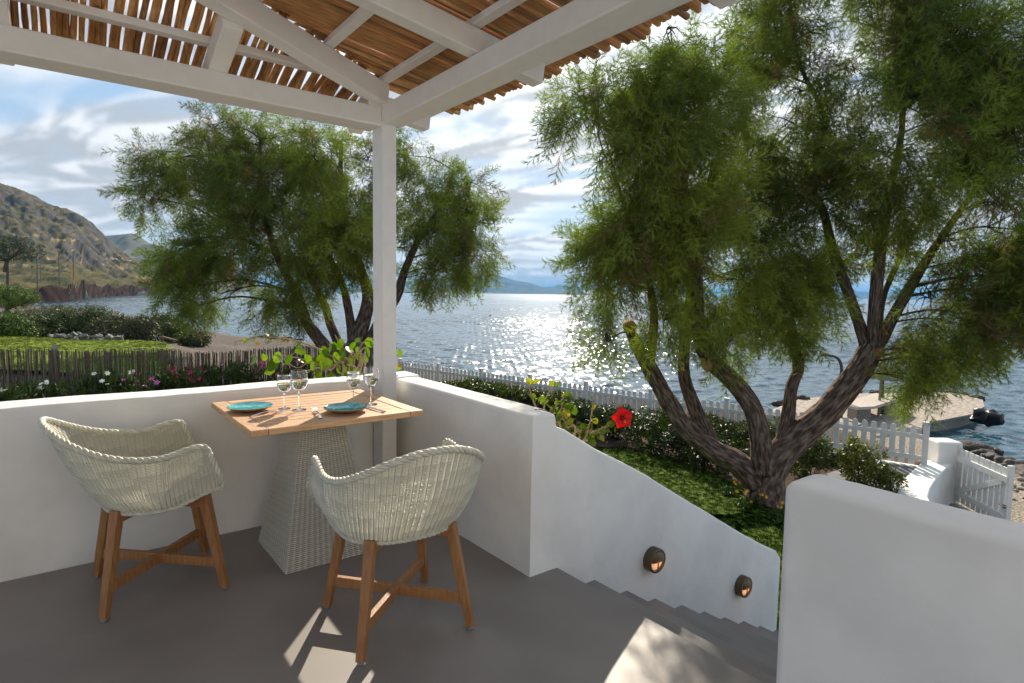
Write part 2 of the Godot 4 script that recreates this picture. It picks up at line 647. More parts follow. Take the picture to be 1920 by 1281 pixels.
func build_pergola() -> void:
	var w := white_paint()
	var t := thing("pergola", "white painted timber pergola roofed with brown canes over the terrace", "pergola")
	var post := MB.new()
	post.rbox(Vector3(1.630, 1.174, -3.405), Vector3(0.098, 2.348, 0.135), 0.010, 0.0)
	part("post", post.mesh(), w, t)
	var b := MB.new()
	b.rbox(Vector3(1.6525, 2.3975, -1.325), Vector3(0.135, 0.11, 4.05), 0.010)
	part("beam", b.mesh(), w, t)
	b = MB.new()
	b.rbox(Vector3(-0.71, 2.385, -3.4275), Vector3(4.59, 0.112, 0.175), 0.010)
	part("beam", b.mesh(), w, t)
	# rafters across the right beam, tails outside
	for z in [-2.39, -1.305, -0.215, 0.62]:
		var r := MB.new()
		var xin: float = maxf(hip_x(z) + 0.08, -2.9)
		r.bar(Vector3(xin, slope_right(xin) + 0.055, z), Vector3(2.0, slope_right(2.0) + 0.055, z), 0.084, 0.11, 0.008)
		part("rafter", r.mesh(), w, t)
	var r0 := MB.new()
	r0.bar(Vector3(1.60, slope_right(1.60) + 0.055, -3.515), Vector3(1.99, slope_right(1.99) + 0.055, -3.515), 0.086, 0.11, 0.008)
	part("rafter", r0.mesh(), w, t)
	for x in [-1.83, -0.985, -0.145, 0.698]:
		var r := MB.new()
		var zin: float = hip_z(x) - 0.05
		r.bar(Vector3(x, slope_left(zin) + 0.055, zin), Vector3(x, slope_left(-3.64) + 0.055, -3.64), 0.09, 0.11, 0.008)
		part("rafter", r.mesh(), w, t)
	r0 = MB.new()
	r0.bar(Vector3(1.545, slope_left(-3.35) + 0.052, -3.35), Vector3(1.545, slope_left(-3.665) + 0.052, -3.665), 0.09, 0.11, 0.008)
	part("rafter", r0.mesh(), w, t)
	# hip rafter
	var h := MB.new()
	var hx := -2.0
	h.bar(Vector3(1.60, slope_right(1.60) + 0.055, hip_z(1.60)), Vector3(hx, slope_right(hx) + 0.055, hip_z(hx)), 0.098, 0.115, 0.008)
	part("hip_rafter", h.mesh(), w, t)
	# battens under the canes
	for x in [2.02, 1.588, 1.193, 0.79, 0.38, -0.03, -0.44]:
		var m := MB.new()
		var z0: float = hip_z(x) + (0.03 if x < 1.5 else -0.3)
		m.bar(Vector3(x, slope_right(x) + 0.13, z0), Vector3(x, slope_right(x) + 0.13, 0.68), 0.056, 0.032, 0.004)
		part("batten", m.mesh(), w, t)
	for z in [-3.63, -3.335, -2.96, -2.58]:
		var m := MB.new()
		var x1: float = hip_x(z) - 0.03 if z > -3.4 else 1.95
		m.bar(Vector3(-2.9, slope_left(z) + 0.126, z), Vector3(x1, slope_left(z) + 0.126, z), 0.062, 0.036, 0.004)
		part("batten", m.mesh(), w, t)
	# canes: shared meshes one metre long, stretched and turned
	var tones := [wood("cane", lin(0.30, 0.135, 0.042), lin(0.56, 0.285, 0.10), 0.6), wood("cane_pale", lin(0.42, 0.22, 0.08), lin(0.72, 0.43, 0.18), 0.6), wood("cane_dark", lin(0.17, 0.075, 0.026), lin(0.38, 0.185, 0.068), 0.6)]
	for c in tones:
		c.uv1_scale = Vector3(14, 14, 1.6)
	var kinds: Array[ArrayMesh] = []
	for k in 8:
		var m := MB.new()
		var pts := PackedVector3Array()
		var rad := PackedFloat32Array()
		var bend := rng.randf_range(-0.010, 0.010)
		var wob := rng.randf_range(0, TAU)
		for s in 25:
			var q := s / 24.0
			pts.append(Vector3(bend * sin(q * PI) + 0.0035 * sin(q * 9.0 + wob), 0.003 * sin(q * 6.0 + wob * 2.0), q))
			var node := 1.0 + (0.07 if (s + k * 3) % 6 == 0 else 0.0)
			rad.append((0.0142 - 0.0018 * q + rng.randf_range(-0.0005, 0.0005)) * node)
		m.tube(pts, rad, 8)
		kinds.append(m.mesh())
	var far_canes := []
	var z := -3.46
	while z < 0.66:
		var xe := 2.165 + rng.randf_range(-0.035, 0.035) - (0.05 if rng.randf() < 0.15 else 0.0)
		var xi := maxf(hip_x(z) + rng.randf_range(-0.05, 0.03), -2.9)
		if z < hip_z(1.549):
			xi = 1.56
		var p := Vector3(xe, slope_right(xe) + 0.158, z)
		var q := Vector3(xi, slope_right(xi) + 0.158 + rng.randf_range(-0.002, 0.004), z + rng.randf_range(-0.008, 0.008))
		far_canes.append(put_cane(t, p, q, kinds, tones, z < -0.75, rng.randf_range(0.9, 1.14)))
		z += rng.randf_range(0.0255, 0.030) + (0.010 if rng.randf() < 0.06 else 0.0)
	var x := -2.9
	while x < 1.60:
		var ze := -3.80 + rng.randf_range(-0.03, 0.03)
		var zi := hip_z(minf(x, 1.549)) + rng.randf_range(-0.03, 0.04)
		var p := Vector3(x, slope_left(ze) + 0.156, ze)
		var q := Vector3(x + rng.randf_range(-0.008, 0.008), slope_left(zi) + 0.156, zi)
		far_canes.append(put_cane(t, p, q, kinds, tones, x > -0.75, rng.randf_range(0.90, 1.08)))
		x += rng.randf_range(0.0262, 0.0305) + (0.009 if rng.randf() < 0.07 else 0.0)
	var rest := []
	for c in far_canes:
		if c != null:
			rest.append(c)
	copies("canes_beyond_view", kinds[0], tones[0], t, rest, PackedColorArray())

func put_cane(t: Node3D, p: Vector3, q: Vector3, kinds: Array[ArrayMesh], tones: Array, seen: bool, fat: float):
	var zz := (q - p)
	var zn := zz.normalized()
	var xx := Vector3.UP.cross(zn).normalized()
	var roll := Basis(zn, rng.randf_range(-0.8, 0.8) + (PI if rng.randf() < 0.5 else 0.0))
	var b := roll * Basis(xx * fat, zn.cross(xx) * fat, zz)
	if not seen:
		return Transform3D(b, p)
	var pick := rng.randf()
	var o := part("cane", kinds[rng.randi() % kinds.size()], tones[0] if pick < 0.55 else tones[1] if pick < 0.8 else tones[2], t)
	o.transform = Transform3D(b, p)
	return null

# ---------------------------------------------------------------- table and what stands on it
func teak() -> StandardMaterial3D:
	return wood("teak", lin(0.50, 0.28, 0.135), lin(0.68, 0.42, 0.225), 0.5)

# strands woven over stakes; shape(i, s) gives [point, outward normal] for column i of cols and height s, tall(i) the height there
func weave(m: MB, shape: Callable, tall: Callable, stakes: int, pitch: float, closed: bool, top: float, tone: Callable) -> void:
	var per := 3
	var cols := stakes * per
	var rows := int(top / pitch)
	for k in rows:
		var s := (k + 0.5) * pitch
		var last := -1
		for i in cols + 1:
			var fi := float(i) / cols
			var high: float = tall.call(fi)
			if s > high - pitch * 0.3:
				last = -1
				continue
			var pn: Array = shape.call(fi, s)
			var p: Vector3 = pn[0]
			var nn: Vector3 = pn[1]
			var upv: Vector3 = pn[2]
			var wave := cos(PI * float(i) / per)
			p += nn * wave * 0.0027
			var hh := pitch * (0.40 + 0.07 * wave)
			m.tint = tone.call(i, k)
			var first := m.add(p + nn * 0.0026, nn)
			m.add(p + upv * hh, upv)
			m.add(p - nn * 0.0026, -nn)
			m.add(p - upv * hh, -upv)
			if last >= 0:
				for e in 4:
					var e2 := (e + 1) % 4
					m.face(last + e, first + e, first + e2)
					m.face(last + e, first + e2, last + e2)
			last = first
	m.tint = Color(0.55, 0.53, 0.43)
	for q in stakes + (0 if closed else 1):
		var fi := float(q) / stakes
		var high: float = tall.call(fi)
		var pts := PackedVector3Array()
		var rad := PackedFloat32Array()
		for j in 9:
			pts.append(shape.call(fi, high * j / 8.0)[0])
			rad.append(0.0020)
		m.tube(pts, rad, 4, false)

func braid(m: MB, pts: PackedVector3Array, r: float, turns_per_m: float) -> void:
	var strands := 3
	for s in strands:
		var out := PackedVector3Array()
		var rad := PackedFloat32Array()
		var along := 0.0
		for j in pts.size():
			if j > 0:
				along += pts[j].distance_to(pts[j - 1])
			var t := (pts[mini(j + 1, pts.size() - 1)] - pts[maxi(j - 1, 0)]).normalized()
			var a := t.cross(Vector3.UP)
			if a.length() < 0.2:
				a = t.cross(Vector3.RIGHT)
			a = a.normalized()
			var b := t.cross(a)
			var ang := along * turns_per_m * TAU + TAU * s / strands
			out.append(pts[j] + (a * cos(ang) + b * sin(ang)) * r * 0.55)
			rad.append(r * 0.62)
		m.tint = Color(0.61, 0.59, 0.49) * (0.92 + 0.08 * s)
		m.tube(out, rad, 6, true)

func fine_path(pts: PackedVector3Array, step: float) -> PackedVector3Array:
	var curve := Curve3D.new()
	curve.bake_interval = step
	for p in pts:
		curve.add_point(p)
	return curve.get_baked_points()

func wicker() -> StandardMaterial3D:
	if mats.has("wicker"):
		return mats["wicker"]
	var m := StandardMaterial3D.new()
	m.resource_name = "wicker"
	m.vertex_color_use_as_albedo = true
	m.roughness = 0.5
	m.backlight_enabled = true
	m.backlight = Color(0.12, 0.115, 0.09)
	mats["wicker"] = m
	return m

func build_table() -> void:
	var t := thing("dining_table", "square teak slat table on a woven wicker pedestal in the terrace corner", "table", Vector3(1.056, 0, -3.026))
	var top := Node3D.new()
	top.name = "tabletop"
	t.add_child(top)
	var hw := 0.415
	var hd := 0.395
	var y := 0.735
	var th := 0.029
	for s in [-1, 1]:
		var m := MB.new()
		m.rbox(Vector3(s * (hw - 0.036), y, 0), Vector3(0.072, th, hd * 2), 0.004)
		part("frame_board", m.mesh(), teak(), top)
	for s in [-1, 1]:
		var m := MB.new()
		m.rbox(Vector3(0, y, s * (hd - 0.036)), Vector3((hw - 0.0735) * 2, th, 0.072), 0.004)
		part("frame_board", m.mesh(), wood("teak_long", lin(0.52, 0.29, 0.14), lin(0.70, 0.435, 0.235), 0.5), top)
	wood("teak_long", Color.WHITE, Color.WHITE).uv1_scale = Vector3(0.9, 9, 9)
	var count := 9
	var span := (hd - 0.0735) * 2
	for k in count:
		var m := MB.new()
		var wd := span / count - 0.0045
		m.rbox(Vector3(0, y + 0.001, -span / 2 + span * (k + 0.5) / count), Vector3((hw - 0.0742) * 2, th - 0.006, wd), 0.003)
		part("slat", m.mesh(), wood("teak_long", Color.WHITE, Color.WHITE), top)
	var under := MB.new()
	under.rbox(Vector3(0, y - 0.034, 0), Vector3(0.5, 0.03, 0.5), 0.004)
	part("sub_frame", under.mesh(), teak(), t)
	# pedestal: tapering square tube of woven strands
	var m := MB.new()
	var base_h := 0.232
	var top_h := 0.105
	var tall_h := 0.705
	var shape := func(fi: float, s: float) -> Array:
		var hf := lerpf(base_h, top_h, s / tall_h)
		var q := fposmod(fi, 1.0) * 4.0
		var side := int(q) % 4
		var e := (q - floorf(q)) * 2.0 - 1.0
		var dirs := [Vector3(0, 0, 1), Vector3(1, 0, 0), Vector3(0, 0, -1), Vector3(-1, 0, 0)]
		var tang := [Vector3(1, 0, 0), Vector3(0, 0, -1), Vector3(-1, 0, 0), Vector3(0, 0, 1)]
		var nn: Vector3 = dirs[side]
		var p: Vector3 = nn * hf + tang[side] * e * hf
		var upv := (Vector3.UP * tall_h - nn * (base_h - top_h)).normalized()
		return [p + Vector3(0, s, 0), nn, upv]
	var tone := func(i: int, k: int) -> Color:
		var q := 0.9 + 0.2 * float((k * 7 + int(i / 18.0) * 13) % 10) / 10.0
		return Color(0.78, 0.74, 0.64) * q
	weave(m, shape, func(_f): return tall_h, 120, 0.0092, true, tall_h, tone)
	part("pedestal", m.mesh(true), wicker(), t)
	var core := MB.new()
	core.lathe(PackedVector2Array([Vector2(0.30, 0.01), Vector2(0.135, 0.69)]), 4)
	var core_part := part("pedestal_frame", core.mesh(), mat("dark_frame", lin(0.07, 0.065, 0.055), 0.8), t)
	core_part.rotation.y = PI / 4
	# plates
	var glaze := mat("turquoise_glaze", lin(0.085, 0.49, 0.52), 0.12, 0.15, 0.012, 4.0, 0.0, 0.6)
	var clay := mat("plate_rim_clay", lin(0.40, 0.25, 0.15), 0.5, 0.12, 0.03, 6.0)
	var p := thing("plate", "turquoise plate on the left side of the table beside the two glasses", "plate", Vector3(0.752, 0.7500, -3.085), 0.0, "turquoise plates on the table")
	var body := MB.new()
	body.lathe(PackedVector2Array([Vector2(0.001, 0.0), Vector2(0.05, 0.0), Vector2(0.056, 0.004), Vector2(0.08, 0.0105), Vector2(0.1, 0.0185), Vector2(0.1065, 0.023), Vector2(0.107, 0.0255), Vector2(0.1055, 0.0262), Vector2(0.1045, 0.0255)]), 48)
	part("plate_body", body.mesh(), clay, p)
	var inner := MB.new()
	inner.lathe(PackedVector2Array([Vector2(0.1048, 0.0257), Vector2(0.098, 0.0222), Vector2(0.085, 0.0165), Vector2(0.07, 0.0118), Vector2(0.045, 0.009), Vector2(0.001, 0.0082)]), 48)
	part("glaze", inner.mesh(), glaze, p)
	var p2 := dup(p, "turquoise plate on the right of the table, half in the shadow of the post")
	p2.position = Vector3(1.131, 0.7500, -2.805)
	# wine glasses
	var labels := [["smaller empty wine glass left of the tall one on the left", 0.906, -3.046, 0.86], ["tall wine glass just left of the middle of the table", 0.957, -2.974, 1.0], ["smaller wine glass behind the right plate", 1.247, -2.985, 0.85], ["tall wine glass rightmost on the table in front of the post", 1.315, -2.915, 1.0]]
	var solid := StandardMaterial3D.new()
	solid.resource_name = "solid_glass"
	solid.albedo_color = Color(1, 1, 1, 0.0)
	solid.roughness = 0.0
	solid.refraction_enabled = true
	solid.refraction_scale = 0.05
	var drink := StandardMaterial3D.new()
	drink.resource_name = "water"
	drink.albedo_color = Color(1, 1, 1, 0.0)
	drink.roughness = 0.0
	drink.refraction_enabled = true
	drink.refraction_scale = 0.033
	for l in labels:
		var k: float = l[3]
		var g := thing("wine_glass", l[0], "wine glass", Vector3(l[1], 0.7502, l[2]), 0.0, "wine glasses on the table")
		var bowl := MB.new()
		var prof := PackedVector2Array()
		for q in [[0.004, 0.094], [0.012, 0.0955], [0.022, 0.101], [0.031, 0.110], [0.0375, 0.122], [0.041, 0.137], [0.042, 0.152], [0.0413, 0.17], [0.039, 0.187], [0.0372, 0.2], [0.0366, 0.2003], [0.0361, 0.2], [0.0379, 0.187], [0.0402, 0.17], [0.0408, 0.152], [0.0398, 0.137], [0.0362, 0.1225], [0.0297, 0.111], [0.0208, 0.1025], [0.0110, 0.0972], [0.0005, 0.0965]]:
			prof.append(Vector2(q[0], q[1]) * k)
		bowl.lathe(prof, 40)
		part("bowl", bowl.mesh(), solid, g)
		var liquid := MB.new()
		prof = PackedVector2Array()
		for q in [[0.0005, 0.0969], [0.0108, 0.0976], [0.0205, 0.1028], [0.0293, 0.1113], [0.0358, 0.1227], [0.0394, 0.1372], [0.0404, 0.1470], [0.0405, 0.1494], [0.0005, 0.1494]]:
			prof.append(Vector2(q[0], q[1]) * k)
		liquid.lathe(prof, 40)
		part("water", liquid.mesh(), drink, g)
		var stem := MB.new()
		prof = PackedVector2Array()
		for q in [[0.0005, 0.0], [0.0335, 0.0], [0.0345, 0.0012], [0.033, 0.0026], [0.018, 0.0052], [0.008, 0.0095], [0.0046, 0.018], [0.0038, 0.04], [0.0038, 0.07], [0.0046, 0.086], [0.0068, 0.0935], [0.0005, 0.0942]]:
			prof.append(Vector2(q[0], q[1]) * k)
		stem.lathe(prof, 32)
		part("stem_and_foot", stem.mesh(), solid, g)
	# cutlery
	var steel := mat("steel", lin(0.62, 0.61, 0.60), 0.18)
	steel.metallic = 1.0
	cutlery("fork", "steel fork lying between the tall glass and the right plate", Vector3(0.966, 0.7515, -2.70), Vector3(1.012, 0.7515, -2.915), steel, true)
	cutlery("fork", "steel fork lying in front of the left plate and glasses", Vector3(0.705, 0.7515, -2.898), Vector3(0.895, 0.7515, -2.985), steel, true)
	cutlery("knife", "steel knife on the right of the right plate", Vector3(1.277, 0.7515, -2.672), Vector3(1.262, 0.7515, -2.872), steel, false)

func cutlery(called: String, label: String, a: Vector3, b: Vector3, m: Material, fork: bool) -> void:
	var t := thing(called, label, called, a, 0.0, "cutlery on the table")
	var dir := b - a
	var length := dir.length()
	t.rotation.y = atan2(dir.x, dir.z)
	var h := MB.new()
	var bend := func(q: float) -> float:
		return 0.003 + (0.011 * sin(clampf(q * 1.25, 0, 1) * PI) if fork else 0.001) + (0.010 * maxf(0.0, (q - 0.82) / 0.18) if fork else 0.0)
	var pts := PackedVector3Array()
	for j in 15:
		var q := j / 14.0 * (0.70 if fork else 0.55)
		var w := lerpf(0.0085, 0.0036, smoothstep(0.0, 0.45, q)) if fork else lerpf(0.0095, 0.006, smoothstep(0.0, 0.5, q))
		if fork and q > 0.62:
			w = lerpf(0.0036, 0.011, (q - 0.62) / 0.08)
		var yy: float = bend.call(q)
		for e in [[-1.0, 0.0], [-0.75, 0.0018], [0.75, 0.0018], [1.0, 0.0], [0.75, -0.0018], [-0.75, -0.0018], [-1.0, 0.0]]:
			pts.append(Vector3(e[0] * w, yy + e[1], q * length))
	h.sheet(pts, 7)
	part("handle", h.mesh(), m, t)
	if fork:
		var head := MB.new()
		pts = PackedVector3Array()
		for j in 4:
			var q := 0.70 + j / 3.0 * 0.07
			for e in [[-1.0, 0.0], [-0.75, 0.001], [0.75, 0.001], [1.0, 0.0], [0.75, -0.001], [-0.75, -0.001], [-1.0, 0.0]]:
				pts.append(Vector3(e[0] * 0.0118, bend.call(q) + e[1], q * length))
		head.sheet(pts, 7)
		for k in 4:
			var tp := PackedVector3Array()
			var tr := PackedFloat32Array()
			for j in 6:
				var q := 0.765 + j / 5.0 * 0.235
				tp.append(Vector3((k - 1.5) * 0.0064, bend.call(q), q * length))
				tr.append(lerpf(0.0017, 0.0009, j / 5.0))
			head.tube(tp, tr, 6)
		part("tines", head.mesh(), m, t)
	else:
		var blade := MB.new()
		blade.rbox(Vector3(0, 0.003, length * 0.775), Vector3(0.017, 0.0016, length * 0.45), 0.0007)
		part("blade", blade.mesh(), m, t)

# ---------------------------------------------------------------- wicker armchairs
func chair_rim(q: float) -> Vector3:
	var s := 1.0 if q >= 0.0 else -1.0
	var k := absf(q)
	var y := lerpf(0.80, 0.655, smoothstep(0.0, 0.60, k)) + 0.026 * smoothstep(0.60, 0.90, k)
	if k > 0.93:
		y -= 0.05 * pow((k - 0.93) / 0.07, 2.0)
	if k < 0.6:
		var ph := k / 0.6 * PI / 2
		return Vector3(s * 0.300 * pow(sin(ph), 0.86), y, 0.02 + 0.375 * pow(cos(ph), 0.86))
	var f := (k - 0.6) / 0.4
	return Vector3(s * (0.300 - 0.012 * f * f), y, 0.02 - 0.19 * f)

func chair_base(q: float) -> Vector3:
	var s := 1.0 if q >= 0.0 else -1.0
	var k := absf(q)
	var y := 0.415 + 0.065 * smoothstep(0.6, 1.0, k)
	if k < 0.6:
		var ph := k / 0.6 * PI / 2
		return Vector3(s * 0.232 * pow(sin(ph), 0.86), y, 0.0 + 0.20 * pow(cos(ph), 0.86))
	var f := (k - 0.6) / 0.4
	return Vector3(s * (0.232 + 0.035 * f), y, -0.215 * f)

func chair_skin(q: float, t: float) -> Vector3:
	var a := chair_base(q)
	var b := chair_rim(q)
	var out := Vector3(b.x, 0, b.z + 0.1).normalized()
	return a.lerp(b, t) + out * 0.030 * sin(t * PI) * (1.0 - 0.5 * t)

func build_chairs() -> void:
	var t := thing("wicker_armchair", "pale green wicker tub armchair on the left, seen from its side against the wall", "armchair", Vector3(0.338, 0, -3.045), -PI / 2, "wicker armchairs at the table")
	var m := MB.new()
	var tall := func(fi: float) -> float:
		var q := fi * 2.0 - 1.0
		return chair_base(q).distance_to(chair_rim(q))
	var shape := func(fi: float, s: float) -> Array:
		var q := clampf(fi * 2.0 - 1.0, -1.0, 1.0)
		var high := chair_base(q).distance_to(chair_rim(q))
		var tt := s / high
		var p := chair_skin(q, tt)
		var du := chair_skin(minf(q + 0.01, 1.0), tt) - chair_skin(maxf(q - 0.01, -1.0), tt)
		var dv := chair_skin(q, minf(tt + 0.02, 1.0)) - chair_skin(q, maxf(tt - 0.02, 0.0))
		return [p, du.cross(dv).normalized(), dv.normalized()]
	var tone := func(i: int, k: int) -> Color:
		var q := 0.88 + 0.24 * float((k * 11 + int(i / 30.0) * 17) % 12) / 12.0
		return Color(0.66, 0.64, 0.53) * q
	weave(m, shape, tall, 132, 0.0068, false, 0.46, tone)
	part("woven_shell", m.mesh(true), wicker(), t)
	# rolled braid along the rim and down the front edges
	var pts := PackedVector3Array()
	for j in 9:
		pts.append(chair_skin(-1.0, j / 8.0 * 0.97))
	for j in range(0, 81):
		pts.append(chair_rim(-1.0 + j / 40.0))
	for j in 9:
		pts.append(chair_skin(1.0, (8 - j) / 8.0 * 0.97))
	m = MB.new()
	braid(m, fine_path(pts, 0.006), 0.0125, 14.0)
	part("rim", m.mesh(true), wicker(), t)
	pts = PackedVector3Array()
	for j in 41:
		pts.append(chair_base(-1.0 + j / 20.0))
	pts.append(chair_base(-1.0))
	m = MB.new()
	braid(m, fine_path(pts, 0.008), 0.009, 16.0)
	# seat
	var rows := 40
	for k in rows:
		var z := lerpf(-0.215, 0.19, (k + 0.5) / rows)
		var hw := 0.25
		if z > 0.0:
			hw = 0.232 * pow(maxf(0.0, 1.0 - pow(z / 0.20, 2.0)), 0.45) + 0.01
		var seat := PackedVector3Array()
		var sr := PackedFloat32Array()
		var n := 40
		for i in n + 1:
			var x := lerpf(-hw, hw, float(i) / n)
			var yy := 0.445 + 0.04 * smoothstep(0.0, -0.215, z) + 0.003 * cos(PI * x / 0.022) * (1 if k % 2 == 0 else -1)
			seat.append(Vector3(x, yy, z))
			sr.append(0.0052)
		m.tint = Color(0.66, 0.645, 0.52) * rng.randf_range(0.9, 1.1)
		m.tube(seat, sr, 4, false)
	part("seat", m.mesh(true), wicker(), t)
	# legs
	var w := wood("chair_teak", lin(0.27, 0.115, 0.036), lin(0.43, 0.205, 0.075), 0.45)
	w.uv1_scale = Vector3(9, 0.9, 9)
	for s in [Vector2(-1, -1), Vector2(1, -1), Vector2(1, 1), Vector2(-1, 1)]:
		var foot := Vector3(s.x * 0.226, 0.008, s.y * 0.226)
		var head := Vector3(s.x * 0.163, 0.43, s.y * 0.163)
		var lg := MB.new()
		lg.bar(foot, head, 0.038, 0.038, 0.004, Vector3(s.x, 0, s.y).normalized())
		# legs narrow towards the floor
		for i in lg.v.size():
			var q := clampf(lg.v[i].y / 0.43, 0.0, 1.0)
			var mid := foot.lerp(head, q)
			lg.v[i] = mid + (lg.v[i] - mid) * lerpf(0.80, 1.08, q)
		var leg := part("leg", lg.mesh(), w, t)
		var pad := MB.new()
		pad.lathe(PackedVector2Array([Vector2(0.001, 0.0), Vector2(0.013, 0.0), Vector2(0.013, 0.010), Vector2(0.001, 0.010)]), 12, Vector3(foot.x, 0.0, foot.z))
		part("foot_pad", pad.mesh(), mat("pad", lin(0.25, 0.25, 0.25), 0.5), leg)
	for e in [1, -1]:
		var st := MB.new()
		st.bar(Vector3(-0.205, 0.125 + e * 0.0005, -0.205 * e), Vector3(0.205, 0.125 + e * 0.0005, 0.205 * e), 0.024, 0.042, 0.003)
		part("stretcher", st.mesh(), w, t)
		st = MB.new()
		st.bar(Vector3(-0.165, 0.392 + e * 0.0005, -0.165 * e), Vector3(0.165, 0.392 + e * 0.0005, 0.165 * e), 0.026, 0.034, 0.003)
		part("seat_bar", st.mesh(), w, t)
	var c2 := dup(t, "pale wicker tub armchair in the middle, its back to the viewer")
	c2.position = Vector3(1.078, 0, -2.145)
	c2.rotation.y = deg_to_rad(-5.5)

# ---------------------------------------------------------------- bulkhead lamps on the stair wall
func build_wall_lights() -> void:
	var bronze := mat("bronze", lin(0.16, 0.12, 0.075), 0.38, 0.2, 0.03, 8.0)
	bronze.metallic = 0.85
	var glow := StandardMaterial3D.new()
	glow.resource_name = "lamp_glass"
	glow.albedo_color = lin(0.78, 0.64, 0.48)
	glow.roughness = 0.35
	glow.emission_enabled = true
	glow.emission = Color(1.0, 0.78, 0.56)
	glow.emission_energy_multiplier = 0.20
	for l in [["round bronze bulkhead lamp higher on the stair wall", 2.648, -0.148], ["round bronze bulkhead lamp lower on the stair wall, near its end", 3.601, -0.592]]:
		var t := thing("wall_lamp", l[0], "wall lamp", Vector3(l[1], l[2], STAIR_Z), 0.0, "lamps on the stair wall")
		t.rotation.x = PI / 2
		var ring := MB.new()
		ring.lathe(PackedVector2Array([Vector2(0.069, -0.012), Vector2(0.070, 0.002), Vector2(0.070, 0.046), Vector2(0.067, 0.050), Vector2(0.058, 0.051), Vector2(0.0555, 0.048), Vector2(0.055, 0.036)]), 40)
		part("ring", ring.mesh(), bronze, t)
		var lens := MB.new()
		lens.lathe(PackedVector2Array([Vector2(0.0556, 0.036), Vector2(0.048, 0.043), Vector2(0.03, 0.049), Vector2(0.0005, 0.051)]), 32)
		part("lamp_glass", lens.mesh(), glow, t)
		# hood over the upper half, and the bar down the middle
		var hood := MB.new()
		var pts := PackedVector3Array()
		for j in 7:
			var el := PI / 2 * j / 6.0
			for i in 17:
				var an := PI * i / 16.0
				pts.append(Vector3(cos(an) * 0.058 * cos(el), 0.044 + 0.022 * sin(el), -sin(an) * 0.058 * cos(el) - 0.001))
		hood.sheet(pts, 17)
		part("hood", hood.mesh(), bronze, t)
		var bar := MB.new()
		bar.rbox(Vector3(0, 0.052, 0.027), Vector3(0.006, 0.006, 0.060), 0.001)
		part("guard_bar", bar.mesh(), bronze, t)
		var lamp := OmniLight3D.new()
		lamp.name = "lamp_light"
		lamp.light_color = Color(1.0, 0.66, 0.40)
		lamp.light_energy = 0.0012
		lamp.light_size = 0.04
		lamp.omni_range = 6.0
		lamp.omni_attenuation = 2.0
		lamp.shadow_enabled = true
		t.add_child(lamp)
		lamp.position = Vector3(0, 0.075, 0.025)

# ---------------------------------------------------------------- land and sea
var shore_angle := PackedFloat32Array()
var shore_reach := PackedFloat32Array()
var land_spots := []
var fence_from: Vector3
var fence_to: Vector3

func angle_of(p: Vector2) -> float:
	return atan2(p.x, p.y)

func lookup(xs: PackedFloat32Array, ys: PackedFloat32Array, x: float) -> float:
	if x <= xs[0]:
		return ys[0]
	for i in range(1, xs.size()):
		if x <= xs[i]:
			return lerpf(ys[i - 1], ys[i], (x - xs[i - 1]) / maxf(1e-6, xs[i] - xs[i - 1]))
	return ys[-1]

func prepare_land() -> void:
	for p in [[-420, 567], [-150, 572], [40, 574], [110, 576], [150, 581], [190, 588], [250, 593], [300, 601], [340, 610], [380, 619], [430, 629], [480, 634], [560, 640], [640, 650], [700, 668], [760, 684], [860, 702], [1000, 722], [1150, 738], [1330, 758], [1500, 778], [1700, 815], [1745, 828], [1790, 846], [1830, 860], [1900, 884], [1960, 905], [2100, 950], [2400, 1040]]:
		var w := to_ud(on_level(p[0], p[1], SEA))
		shore_angle.append(angle_of(w))
		shore_reach.append(w.length())
	fence_from = on_level(752, 678.4, -0.78)
	fence_to = on_level(1738, 802.5, -0.78)
	# heights that the picture shows: u, d, height
	land_spots = [[-7.0, 5.0, -0.45], [-3.5, 5.6, -0.5], [-1.0, 6.0, -0.7], [0.5, 6.5, -1.1], [2.0, 5.0, -1.5], [3.5, 8.0, -1.5], [1.0, 9.5, -1.5], [6.0, 10.0, -1.5], [-2.0, 10.5, -1.3],
		[-11.0, 13.0, 0.04], [-8.0, 13.0, 0.0], [-10.0, 11.5, 0.02], [-9.2, 14.0, 0.02], [-12.0, 14.3, 0.03], [-12.5, 12.0, 0.06], [-7.5, 11.5, -0.04], [-14.0, 13.0, 0.06], [-14.0, 19.0, -0.55], [-11.0, 17.0, -0.4], [-9.0, 18.0, -0.5], [-6.0, 15.0, -0.7], [-4.0, 14.0, -1.2], [-3.0, 17.0, -1.6], [-6.5, 20.0, -1.3], [-7.0, 27.0, -1.7], [-14.0, 30.0, -1.7], [-25.0, 40.0, -2.0], [-30.0, 25.0, -0.6], [-20.0, 12.0, 0.3], [-40.0, 70.0, -2.3], [-60.0, 90.0, -2.2], [-80.0, 110.0, -2.0], [4.0, 14.0, -1.7], [10.0, 9.0, -2.1]]

func drop_line(d: float) -> float:
	return lookup(PackedFloat32Array([4.0, 7.5, 8.45, 9.0, 9.5, 10.1, 10.6]), PackedFloat32Array([2.6, 4.95, 5.5, 5.95, 6.6, 7.3, 7.7]), d)

